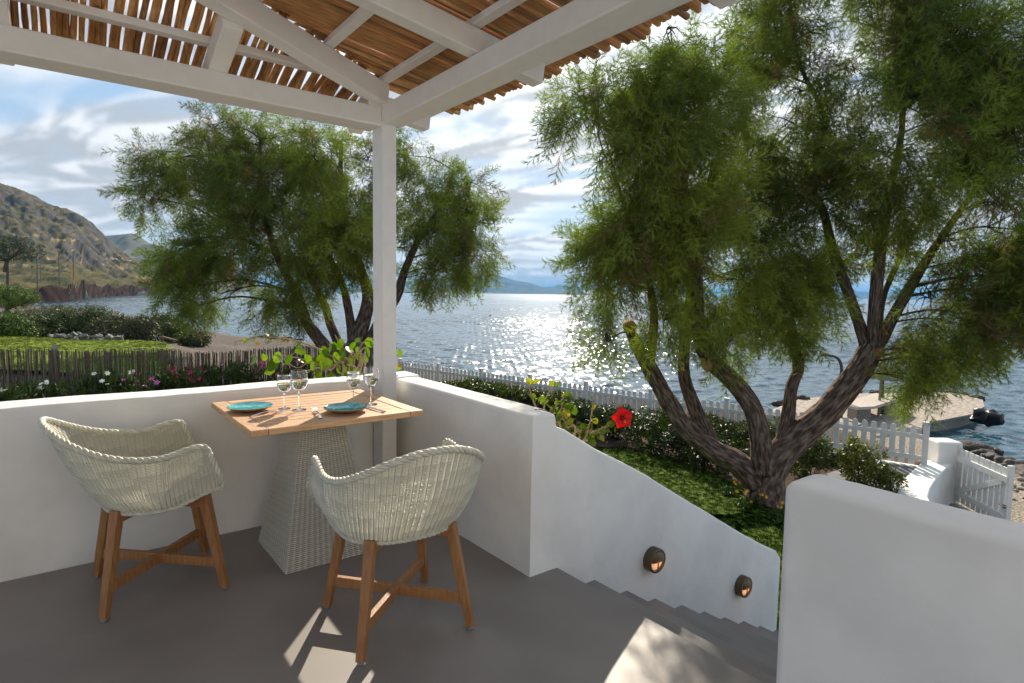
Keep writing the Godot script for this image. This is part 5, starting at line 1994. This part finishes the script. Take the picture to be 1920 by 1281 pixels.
func hibiscus() -> void:
	var base := Vector3(2.45, -1.45, -3.0)
	var t := thing("hibiscus", "sparse hibiscus shrub with one big red flower behind the stair wall", "flower shrub", base)
	var st := MB.new()
	var ends := []
	for s in [[[1090, 850], [1098, 828], [1120, 812], [1140, 800], [1152, 794]], [[1080, 850], [1094, 822], [1124, 806], [1146, 796]], [[1065, 850], [1090, 820], [1070, 790], [1066, 760]], [[1072, 850], [1062, 800], [1052, 770], [1062, 742]], [[1050, 850], [1036, 790], [1044, 760], [1064, 742]], [[1060, 860], [1100, 810], [1110, 770], [1112, 745]], [[1040, 850], [1012, 780], [996, 740], [990, 712]], [[1030, 850], [1020, 770], [1030, 735], [1050, 715]]]:
		var l := [[base + Vector3(rng.randf_range(-0.15, 0.15), 0, rng.randf_range(-0.1, 0.1)) - base, 0.011]]
		for k in s.size():
			l.append([at(s[k][0], s[k][1], 3.95 + 0.05 * k) - base, lerpf(0.008, 0.003, float(k) / s.size())])
		var pr := limb_path(l, 6)
		st.tube(pr[0], pr[1], 6)
		for k in range(10, pr[0].size()):
			ends.append(pr[0][k])
	part("stems", st.mesh(), mat("vine_stem", lin(0.36, 0.25, 0.15), 0.8, 0.2, 0.03, 8.0), t)
	var green := leafy("vine_leaf", 0.4, Color(0.85, 1.0, 0.22))
	var kinds: Array[ArrayMesh] = [heart_leaf(Color(0.10, 0.16, 0.02)), heart_leaf(Color(0.17, 0.23, 0.025)), heart_leaf(Color(0.28, 0.27, 0.03)), heart_leaf(Color(0.38, 0.30, 0.04))]
	for k in 115:
		var p: Vector3 = ends[rng.randi() % ends.size()] + random_dir() * 0.03
		var o := part("leaf", kinds[[0, 0, 1, 1, 1, 2, 3][rng.randi() % 7]], green, t)
		o.transform = Transform3D(facing((random_dir(-0.2)).normalized(), rng.randf_range(0.035, 0.065), rng.randf() * TAU), p)
	# the flower: five broad wavy petals round a long stamen, facing the terrace
	var f := Node3D.new()
	f.name = "flower"
	t.add_child(f)
	var c := at(1166, 783, 3.98)
	f.position = c - base
	var toward := (EYE - c).normalized() * 0.85 + Vector3.DOWN * 0.12 + look_right * 0.30
	var zz := toward.normalized()
	var xx := Vector3.UP.cross(zz).normalized()
	f.basis = Basis(xx, zz.cross(xx), zz) * Basis.from_scale(Vector3.ONE * 1.2)
	var red := leafy("red_petal", 0.45, Color(0.9, 0.12, 0.06))
	var petal := MB.new()
	var pts := PackedVector3Array()
	for j in 9:
		var q := j / 8.0
		for i in 9:
			var e := i / 4.0 - 1.0
			var w := 0.036 * sin(PI * pow(q, 0.7) * 0.86 + 0.12)
			pts.append(Vector3(e * w, 0.004 + q * 0.062 - e * e * 0.010 * q, 0.004 + 0.024 * sin(q * 1.9) - 0.018 * q * q + 0.004 * sin(e * 5.0) * q + e * 0.006 * q))
	petal.sheet(pts, 9)
	for k in petal.v.size():
		petal.c[k] = Color(0.10, 0.002, 0.004).lerp(Color(0.72, 0.008, 0.008), smoothstep(0.006, 0.020, petal.v[k].y))
	var pm := petal.mesh(true)
	for k in 5:
		part("petal", pm, red, f).rotation.z = TAU * k / 5.0 + 0.2
	var stm := MB.new()
	stm.tint = Color(0.6, 0.03, 0.02)
	stm.tube(PackedVector3Array([Vector3.ZERO, Vector3(0, -0.008, 0.03), Vector3(0, -0.020, 0.058)]), PackedFloat32Array([0.0035, 0.0022, 0.0018]), 6)
	stm.tint = Color(0.75, 0.45, 0.04)
	for k in 14:
		var p := Vector3(0, -0.012, 0.04).lerp(Vector3(0, -0.021, 0.06), k / 13.0) + random_dir() * 0.004
		stm.rbox(p, Vector3(0.003, 0.003, 0.003), 0.001)
	part("stamen", stm.mesh(true), red, f)

func left_scrub() -> void:
	var soft := leafy("scrub_leaf", 0.6, Color(0.45, 0.5, 0.2))
	var fine := leaf_cluster(16, 0.13, 0.11, 0.030, Color(0.75, 0.8, 0.75), Color(1.25, 1.2, 1.05), 0.8)
	# px, py of the middle, depth, half width, half height in pixels, dark, light, label
	var list := [
		[20, 612, 17.5, 38, 26, Color(0.05, 0.095, 0.015), Color(0.17, 0.24, 0.035), "bright green rounded shrub at the left end of the scrub beyond the lawn"],
		[70, 618, 19.0, 40, 24, Color(0.05, 0.075, 0.02), Color(0.12, 0.145, 0.045), "dark green shrub second from the left beyond the lawn"],
		[120, 610, 20.0, 46, 28, Color(0.055, 0.08, 0.025), Color(0.15, 0.165, 0.055), "olive green shrub in the middle of the scrub beyond the lawn"],
		[172, 604, 20.5, 44, 30, Color(0.06, 0.085, 0.025), Color(0.19, 0.20, 0.07), "pale grey green shrub left of the brown one"],
		[228, 620, 18.6, 46, 30, Color(0.055, 0.065, 0.03), Color(0.17, 0.15, 0.075), "brownish shrub right of the middle above the stone heap"],
		[265, 622, 18.0, 30, 26, Color(0.055, 0.062, 0.03), Color(0.15, 0.135, 0.065), "brownish shrub beside the end post of the rail fence"],
		[306, 606, 22.0, 28, 18, Color(0.05, 0.07, 0.02), Color(0.12, 0.15, 0.05), "green shrub behind the rail fence at its left end"],
		[322, 622, 20.5, 34, 18, Color(0.05, 0.075, 0.02), Color(0.13, 0.16, 0.05), "round green shrub behind the middle of the rail fence"],
		[366, 640, 19.0, 24, 14, Color(0.055, 0.075, 0.03), Color(0.15, 0.155, 0.07), "low grey green shrub at the right end of the scrub"],
		[105, 585, 30.0, 34, 14, Color(0.07, 0.085, 0.035), Color(0.17, 0.18, 0.08), "far grey green shrub by the shore behind the scrub"],
		[60, 586, 32.0, 30, 12, Color(0.12, 0.10, 0.06), Color(0.24, 0.19, 0.11), "far dry tan shrub by the shore behind the scrub"],
		[-60, 620, 17.0, 50, 30, Color(0.05, 0.09, 0.015), Color(0.15, 0.20, 0.035), "green shrub cut by the left edge beyond the lawn"]]
	for f in list:
		var c := at(f[0], f[1], f[2])
		var w: float = f[3] * 2.0 / F * f[2]
		var top := at(f[0], f[1] - f[4], f[2]).y
		var q := to_ud(c)
		var foot: float = minf(land(q.x, q.y), at(f[0], f[1] + f[4], f[2]).y + 0.2)
		bush("scrub_bush", f[7], "shrub", Vector3(c.x, foot, c.z), w, top - foot, fine, soft, 420, [f[5], f[6]], 8, "", 1.0)
	# two trees at the far left
	for f in [["small_tree", "small bright green tree on the slope at the left edge", 20, 557, 34.0, 42, 24, Color(0.08, 0.14, 0.015), Color(0.20, 0.27, 0.03), 600], ["dark_tree", "dark green tree high on the slope at the left edge", 18, 468, 48.0, 55, 26, Color(0.022, 0.045, 0.018), Color(0.05, 0.08, 0.03), 820]]:
		var c := at(f[2], f[3], f[4])
		var foot := at(f[2] - 10, f[3] + f[6] + 16, f[4])
		var t := thing(f[0], f[1], "tree", foot)
		var st := MB.new()
		for k in 9:
			var d := random_dir(0.3)
			var tip: Vector3 = c + flat_right * d.x * f[5] / F * f[4] * 0.8 + Vector3.UP * d.y * f[6] / F * f[4] * 0.7 + flat_dir * d.z * 0.8 - foot
			var pr := limb_path([[Vector3(0, -3.0 if k == 0 else 0.0, 0), 0.13], [(c - foot) * 0.45, 0.09], [tip * 0.8, 0.04], [tip, 0.01]], 4)
			st.tube(pr[0], pr[1], 6, false)
		part("trunk", st.mesh(), bark(), t)
		var where := []
		var cols := PackedColorArray()
		var lump := noise(0.8, 3, 6)
		for k in f[9]:
			var d := random_dir()
			var r := pow(rng.randf(), 0.4)
			var p: Vector3 = c + flat_right * d.x * f[5] / F * f[4] * r + Vector3.UP * d.y * f[6] / F * f[4] * r + flat_dir * d.z * f[5] / F * f[4] * r - foot
			if lump.get_noise_3dv(p) < -0.12:
				continue
			where.append(Transform3D(facing(random_dir(0.5), rng.randf_range(1.0, 1.35), rng.randf() * TAU), p))
			cols.append((f[7] as Color).lerp(f[8], rng.randf()))
		copies("foliage", fine, soft, t, where, cols)
	# heap of field stones
	var stones: Array[ArrayMesh] = []
	for k in 5:
		var m := MB.new()
		m.rbox(Vector3.ZERO, Vector3(1.0, rng.randf_range(0.5, 0.7), rng.randf_range(0.6, 0.9)), 0.10, 0.3)
		var jag := noise(1.4, 3, 70 + k)
		for i in m.v.size():
			m.v[i] *= 1.0 + 0.6 * jag.get_noise_3dv(m.v[i])
		m.smooth()
		stones.append(m.mesh())
	var grey := mat("field_stone", lin(0.23, 0.215, 0.19), 0.95, 0.35, 0.02, 1.0, 0.6)
	for k in 62:
		var px := rng.randf_range(98, 230)
		var py := 640.0 + rng.randf_range(-13, 10) + absf(px - 150.0) * 0.06
		var p := at(px, py, rng.randf_range(14.5, 15.3))
		var o := single("field_stone", stones[k % 5], grey, "pale grey field stone in the heap between the far lawn and the scrub", "stone", "field stones in the heap")
		o.transform = Transform3D(Basis(Vector3.UP, rng.randf() * TAU) * Basis(Vector3.RIGHT, rng.randf() * 0.8) * Basis.from_scale(Vector3.ONE * rng.randf_range(0.09, 0.20)), p)
	# wooden rail fence going down to the beach
	var t := thing("rail_fence", "wooden post and rail fence running down to the beach left of the tamarisk", "fence", at(281, 655, 18.0))
	var wd := mat("grey_rail", lin(0.30, 0.22, 0.15), 0.85, 0.2, 0.03, 4.0)
	var tops := [[281, 630, 18.0], [304, 629, 18.3], [335, 637, 18.7], [368, 644, 19.2], [406, 651, 19.8], [440, 658, 20.4]]
	for k in tops.size():
		var a := at(tops[k][0], tops[k][1], tops[k][2])
		var m := MB.new()
		var thick := 0.075 if k == 0 else 0.035
		m.tube(PackedVector3Array([a - Vector3(0, 1.1, 0) - t.position, a - t.position + Vector3(0, 0.1 if k == 0 else 0.0, 0)]), PackedFloat32Array([thick, thick * 0.9]), 8)
		part("post", m.mesh(), wd, t)
		if k > 0:
			var b := at(tops[k - 1][0], tops[k - 1][1], tops[k - 1][2])
			for drop in [0.05, 0.36]:
				var r := MB.new()
				r.tube(PackedVector3Array([a - Vector3(0, drop, 0) - t.position, b - Vector3(0, drop, 0) - t.position]), PackedFloat32Array([0.035, 0.035]), 7)
				part("rail", r.mesh(), wd, t)
	# poles on the hillside
	for f in [[69, 476, 514, 135.0, 0.10, "nearest wooden utility pole on the hillside at left"], [110, 473, 505, 150.0, 0.09, "second utility pole from the left on the hillside"], [137, 470, 497, 170.0, 0.09, "third utility pole from the left on the hillside"], [75, 482, 500, 190.0, 0.07, "faint utility pole behind the nearest one on the hillside"]]:
		var top := at(f[0], f[1], f[3])
		var low := at(f[0], f[2] + 8, f[3])
		var m := MB.new()
		m.tube(PackedVector3Array([Vector3(0, -3.0, 0), top - low]), PackedFloat32Array([f[4] * 1.3, f[4]]), 8)
		single("utility_pole", m.mesh(), mat("pole", lin(0.14, 0.11, 0.085), 0.9), f[5], "pole", "", low)

# ---------------------------------------------------------------- shore: jetty, gate, rocks
func prism(outline: PackedVector3Array, top: float, bottom: float, jag := 0.0) -> ArrayMesh:
	var flat := PackedVector2Array()
	for p in outline:
		flat.append(Vector2(p.x, p.z))
	var m := MB.new()
	var tris := Geometry2D.triangulate_polygon(flat)
	for p in flat:
		m.add(Vector3(p.x, top, p.y), Vector3.UP)
	for k in range(0, tris.size(), 3):
		var a := m.v[tris[k]]
		var b := m.v[tris[k + 1]]
		var c := m.v[tris[k + 2]]
		if (b - a).cross(c - a).y > 0:
			m.face(tris[k], tris[k + 1], tris[k + 2])
		else:
			m.face(tris[k], tris[k + 2], tris[k + 1])
	var n := flat.size()
	var clockwise := Geometry2D.is_polygon_clockwise(flat)
	for k in n:
		var a := flat[k]
		var b := flat[(k + 1) % n]
		if clockwise:
			m.quad(Vector3(b.x, bottom, b.y), Vector3(a.x, bottom, a.y), Vector3(a.x, top, a.y), Vector3(b.x, top, b.y))
		else:
			m.quad(Vector3(a.x, bottom, a.y), Vector3(b.x, bottom, b.y), Vector3(b.x, top, b.y), Vector3(a.x, top, a.y))
	return m.mesh()

func outline(points: Array, level: float) -> PackedVector3Array:
	var out := PackedVector3Array()
	for p in points:
		out.append(on_level(p[0], p[1], level))
	return out

func build_shore() -> void:
	var deck := -2.27
	var sand := mat("jetty_stone", lin(0.37, 0.305, 0.245), 0.9, 0.2, 0.02, 0.5, 0.8)
	var rubble := mat("rubble", lin(0.36, 0.32, 0.27), 0.95, 0.35, 0.03, 1.4, 2.5)
	var t := thing("jetty", "low stone paved jetty reaching into the sea at right", "jetty")
	part("deck", prism(outline([[1730, 793], [1770, 787], [1827, 776], [1846, 762], [1843, 750], [1812, 741], [1780, 735], [1703, 737], [1600, 738], [1500, 748], [1430, 775], [1400, 805], [1480, 838], [1600, 858], [1725, 868]], deck), deck, deck - 0.07), sand, t)
	part("foundation", prism(outline([[1728, 792], [1770, 786], [1825, 775], [1844, 761], [1841, 751], [1811, 742], [1780, 736], [1703, 738], [1600, 739], [1500, 749], [1432, 776], [1402, 805], [1480, 836], [1600, 856], [1722, 865]], deck), deck - 0.07, deck - 1.2), rubble, t)
	var seat := thing("stone_seat", "stone seat with a pale slab top on the jetty", "seat")
	part("slab", prism(outline([[1583, 757], [1612, 746], [1643, 737], [1690, 743], [1678, 750], [1640, 762], [1606, 764]], -1.76), -1.76, -1.84), mat("pale_slab", lin(0.50, 0.43, 0.36), 0.85, 0.1, 0.02, 1.0), seat)
	part("base", prism(outline([[1590, 757], [1612, 749], [1634, 749], [1634, 760], [1607, 763]], -1.84), -1.842, deck - 0.02), rubble, seat)
	part("base", prism(outline([[1652, 742], [1688, 744], [1676, 751], [1650, 751]], -1.84), -1.842, deck - 0.02), rubble, seat)
	# thatched parasol behind the seat
	var foot := at(1648, 768, 18.2)
	foot.y = deck
	var para := thing("parasol", "small thatched parasol on a wooden pole on the jetty", "parasol", foot)
	var pole := MB.new()
	pole.tube(PackedVector3Array([Vector3(0, -0.05, 0), Vector3(0.02, 0.9, 0), Vector3(0.05, 1.75, 0)]), PackedFloat32Array([0.04, 0.037, 0.033]), 10)
	part("pole", pole.mesh(), mat("grey_rail", lin(0.30, 0.22, 0.15), 0.85), para)
	var roof := MB.new()
	var shag := PackedVector2Array([Vector2(0.50, 1.30), Vector2(0.56, 1.20), Vector2(0.58, 1.215), Vector2(0.42, 1.42), Vector2(0.22, 1.56), Vector2(0.03, 1.72)])
	roof.lathe(shag, 28)
	var rr := noise(5.0, 3, 9)
	for k in roof.v.size():
		roof.v[k] += Vector3(0, 0.05, 0) * rr.get_noise_3dv(roof.v[k])
	part("thatch", roof.mesh(), mat("thatch", lin(0.27, 0.225, 0.18), 0.95, 0.4, 0.04, 3.0, 2.0), para)
	# curved lamp posts
	for f in [[1578, 770, 18.0, 1578, 689, 1546, 665, "dark lamp post with a curved arm on the jetty", 0.05], [1657, 766, 18.6, 1657, 684, 1680, 668, "second dark lamp post, just behind the parasol", 0.045]]:
		var low := at(f[0], f[1], f[2])
		low.y = deck
		var neck := at(f[3], f[4], f[2]) - low
		var end := at(f[5], f[6], f[2]) - low
		var lamp := thing("lamp_post", f[7], "lamp post", low)
		var pr := limb_path([[Vector3(0, -0.05, 0), f[8]], [neck * Vector3(1, 0.7, 1), f[8]], [neck, f[8] * 0.9], [Vector3(lerpf(neck.x, end.x, 0.28), lerpf(neck.y, end.y, 0.75), lerpf(neck.z, end.z, 0.28)), f[8] * 0.85], [end + Vector3(0, 0.0, 0), f[8] * 0.7]], 6)
		var m := MB.new()
		m.tube(pr[0], pr[1], 10)
		part("pole", m.mesh(), mat("dark_iron", lin(0.045, 0.04, 0.038), 0.5), lamp)
		var head := MB.new()
		head.lathe(PackedVector2Array([Vector2(0.001, -0.05), Vector2(0.09, -0.045), Vector2(0.11, -0.01), Vector2(0.07, 0.04), Vector2(0.001, 0.055)]), 14)
		part("lamp_head", head.mesh(), mat("dark_iron", lin(0.045, 0.04, 0.038), 0.5), lamp, end)
	# black tarpaulin heap at the jetty's end
	var tarp := MB.new()
	tarp.rbox(Vector3.ZERO, Vector3(0.36, 0.44, 0.85), 0.16, 0.08)
	var folds := noise(2.6, 3, 12)
	for k in tarp.v.size():
		var p := tarp.v[k]
		tarp.v[k] += Vector3(folds.get_noise_3dv(p), folds.get_noise_3dv(p + Vector3(9, 0, 0)), folds.get_noise_3dv(p + Vector3(0, 9, 0))) * 0.14
	tarp.smooth()
	var tp := at(1852, 772, 18.0)
	var o := single("tarpaulin_heap", tarp.mesh(), mat("black_tarpaulin", lin(0.012, 0.012, 0.016), 0.35), "black tarpaulin bundle over the outer end of the jetty", "tarpaulin", "", Vector3(tp.x, deck + 0.06, tp.z))
	o.rotation.y = -0.25
	# paving behind the fence, gate pillar, curved wall
	structure("paving", prism(outline([[1478, 930], [1530, 895], [1600, 872], [1680, 869], [1745, 876], [1712, 892], [1668, 925], [1610, 985], [1500, 985]], GARDEN + 0.05), GARDEN + 0.05, GARDEN - 0.3), mat("dark_paving", lin(0.16, 0.16, 0.16), 0.8, 0.1, 0.01, 1.0))
	var pp := at(1767, 850, 10.15)
	var pil := MB.new()
	pil.rbox(Vector3(0, 0.53, 0), Vector3(0.42, 1.06, 0.36), 0.03, 0.2)
	var pillar := single("gate_pillar", pil.mesh(), plaster(), "white plastered pillar between the picket fence and the open gate", "pillar", "", Vector3(pp.x, -2.1, pp.z))
	pillar.rotation.y = -deg_to_rad(37.75)
	var stops := []
	for q in [[7.36, 9.92], [7.05, 9.66], [6.70, 9.32], [6.33, 8.93], [6.0, 8.56], [5.72, 8.2], [5.5, 7.8], [5.3, 7.3], [5.0, 6.7]]:
		var p := ud(q[0], q[1], 0)
		stops.append(Vector3(p.x, -1.40, p.z))
	single("curved_wall", wall_sweep(stops, 0.36, -2.4, 0.025), plaster(), "low curved white wall between the paving and the gate", "wall")
	gate()
	# dark rocks along the water
	var stones: Array[ArrayMesh] = []
	for k in 4:
		var m := MB.new()
		m.rbox(Vector3.ZERO, Vector3(1.0, rng.randf_range(0.45, 0.7), rng.randf_range(0.7, 1.0)), 0.24, 0.22)
		var jag := noise(1.6, 4, 90 + k)
		for i in m.v.size():
			m.v[i] *= 1.0 + 0.6 * jag.get_noise_3dv(m.v[i])
		m.smooth()
		stones.append(m.mesh())
	var dark := mat("shore_rock", lin(0.075, 0.062, 0.05), 0.8, 0.4, 0.03, 1.2, 1.5)
	for f in [[1822, 845, 0.7], [1846, 853, 0.55], [1862, 862, 0.45], [1884, 870, 0.5], [1905, 878, 0.55], [1876, 880, 0.4], [1898, 890, 0.45], [1916, 896, 0.5], [1884, 898, 0.35], [1906, 908, 0.4], [1930, 890, 0.6], [1855, 874, 0.35], [1804, 840, 0.5], [1786, 836, 0.4], [1950, 905, 0.6], [1868, 848, 0.3], [1900, 866, 0.3]]:
		var p := on_level(f[0], f[1], SEA + 0.12)
		o = single("shore_rock", stones[rng.randi() % 4], dark, "dark wet rock at the water's edge beyond the open gate", "rock", "rocks at the water's edge")
		o.transform = Transform3D(Basis(Vector3.UP, rng.randf() * TAU) * Basis.from_scale(Vector3.ONE * f[2]), p)
	for k in 40:
		var p := on_level(rng.randf_range(1860, 1990), rng.randf_range(890, 950), -2.2)
		var q := to_ud(p)
		p.y = land(q.x, q.y) + 0.02
		o = single("pebble", stones[rng.randi() % 4], mat("pebble_stone", lin(0.30, 0.26, 0.21), 0.9, 0.3, 0.03, 1.5), "small brown stone on the shore path beyond the gate", "stone", "stones on the shore path")
		o.transform = Transform3D(Basis(Vector3.UP, rng.randf() * TAU) * Basis.from_scale(Vector3.ONE * rng.randf_range(0.06, 0.16)), p)
	for f in [[470, 634, 2.2], [500, 631, 1.6], [525, 634, 1.8], [550, 637, 1.4], [612, 646, 1.6], [648, 649, 1.4]]:
		var p := on_level(f[0], f[1], SEA + 0.05)
		o = single("shore_rock", stones[rng.randi() % 4], dark, "flat dark rock at the edge of the left beach", "rock", "flat rocks at the edge of the left beach")
		o.transform = Transform3D(Basis(Vector3.UP, rng.randf() * 0.4 - deg_to_rad(37.0)) * Basis.from_scale(Vector3(f[2], 0.35, 0.6)), p)
	for f in [[1602, 739, 0.5], [1640, 738, 0.4], [1714, 737, 0.45], [1738, 737, 0.35], [1782, 738, 0.4], [1805, 741, 0.45], [1833, 748, 0.4], [1500, 750, 0.6], [1470, 758, 0.6]]:
		var p := on_level(f[0], f[1], deck - 0.06)
		o = single("shore_rock", stones[rng.randi() % 4], dark, "dark rock against the seaward edge of the jetty", "rock", "rocks along the jetty")
		o.transform = Transform3D(Basis(Vector3.UP, rng.randf() * TAU) * Basis.from_scale(Vector3.ONE * f[2]), p)
	for f in [[919, 593, "small dark mooring buoy on the sparkling water nearest the middle"], [790, 575, "smaller far mooring buoy nearer the post"]]:
		var m := MB.new()
		m.lathe(PackedVector2Array([Vector2(0.001, -0.15), Vector2(0.14, -0.1), Vector2(0.2, 0.0), Vector2(0.16, 0.12), Vector2(0.05, 0.2), Vector2(0.04, 0.3), Vector2(0.001, 0.31)]), 14)
		single("buoy", m.mesh(), mat("buoy_paint", lin(0.09, 0.04, 0.03), 0.5), f[2], "buoy", "", on_level(f[0], f[1], SEA))

func gate() -> void:
	var a := at(1795, 900, 10.0)
	var b := at(1897, 900, 8.72)
	a.y = -2.1
	b.y = -2.1
	var along := b - a
	var length := along.length()
	var t := thing("garden_gate", "open white wooden gate of upright boards with a slanting brace, beside the pillar", "gate", a, atan2(-along.z, along.x))
	var w := mat("fence_paint", lin(0.74, 0.74, 0.72), 0.6)
	var front := -1.0 if (Basis(Vector3.UP, t.rotation.y) * Vector3(0, 0, 1)).dot(EYE - a) < 0 else 1.0
	var n := 9
	for k in n:
		var m := MB.new()
		m.rbox(Vector3((k + 0.5) * (length - 0.08) / n, 0.52, 0), Vector3(0.098, 0.90, 0.02), 0.004)
		part("board", m.mesh(), w, t)
	for y in [0.80, 0.22]:
		var m := MB.new()
		m.rbox(Vector3(length / 2 - 0.02, y, front * 0.024), Vector3(length - 0.02, 0.095, 0.028), 0.004)
		part("rail", m.mesh(), w, t)
	var br := MB.new()
	br.bar(Vector3(0.10, 0.26, front * 0.0245), Vector3(length - 0.16, 0.75, front * 0.0245), 0.026, 0.09, 0.004, Vector3.UP)
	part("brace", br.mesh(), w, t)
	var st := MB.new()
	st.rbox(Vector3(length - 0.03, 0.53, 0.0), Vector3(0.06, 0.99, 0.07), 0.005)
	part("stile", st.mesh(), w, t)
	st = MB.new()
	st.rbox(Vector3(0.0, 0.53, 0.0), Vector3(0.07, 0.99, 0.06), 0.005)
	part("stile", st.mesh(), w, t)
	var latch := MB.new()
	latch.rbox(Vector3(length - 0.07, 0.40, front * 0.05), Vector3(0.16, 0.014, 0.014), 0.004)
	latch.rbox(Vector3(length - 0.05, 0.40, front * 0.04), Vector3(0.05, 0.06, 0.012), 0.003)
	part("latch", latch.mesh(), mat("dark_iron", lin(0.045, 0.04, 0.038), 0.5), t)
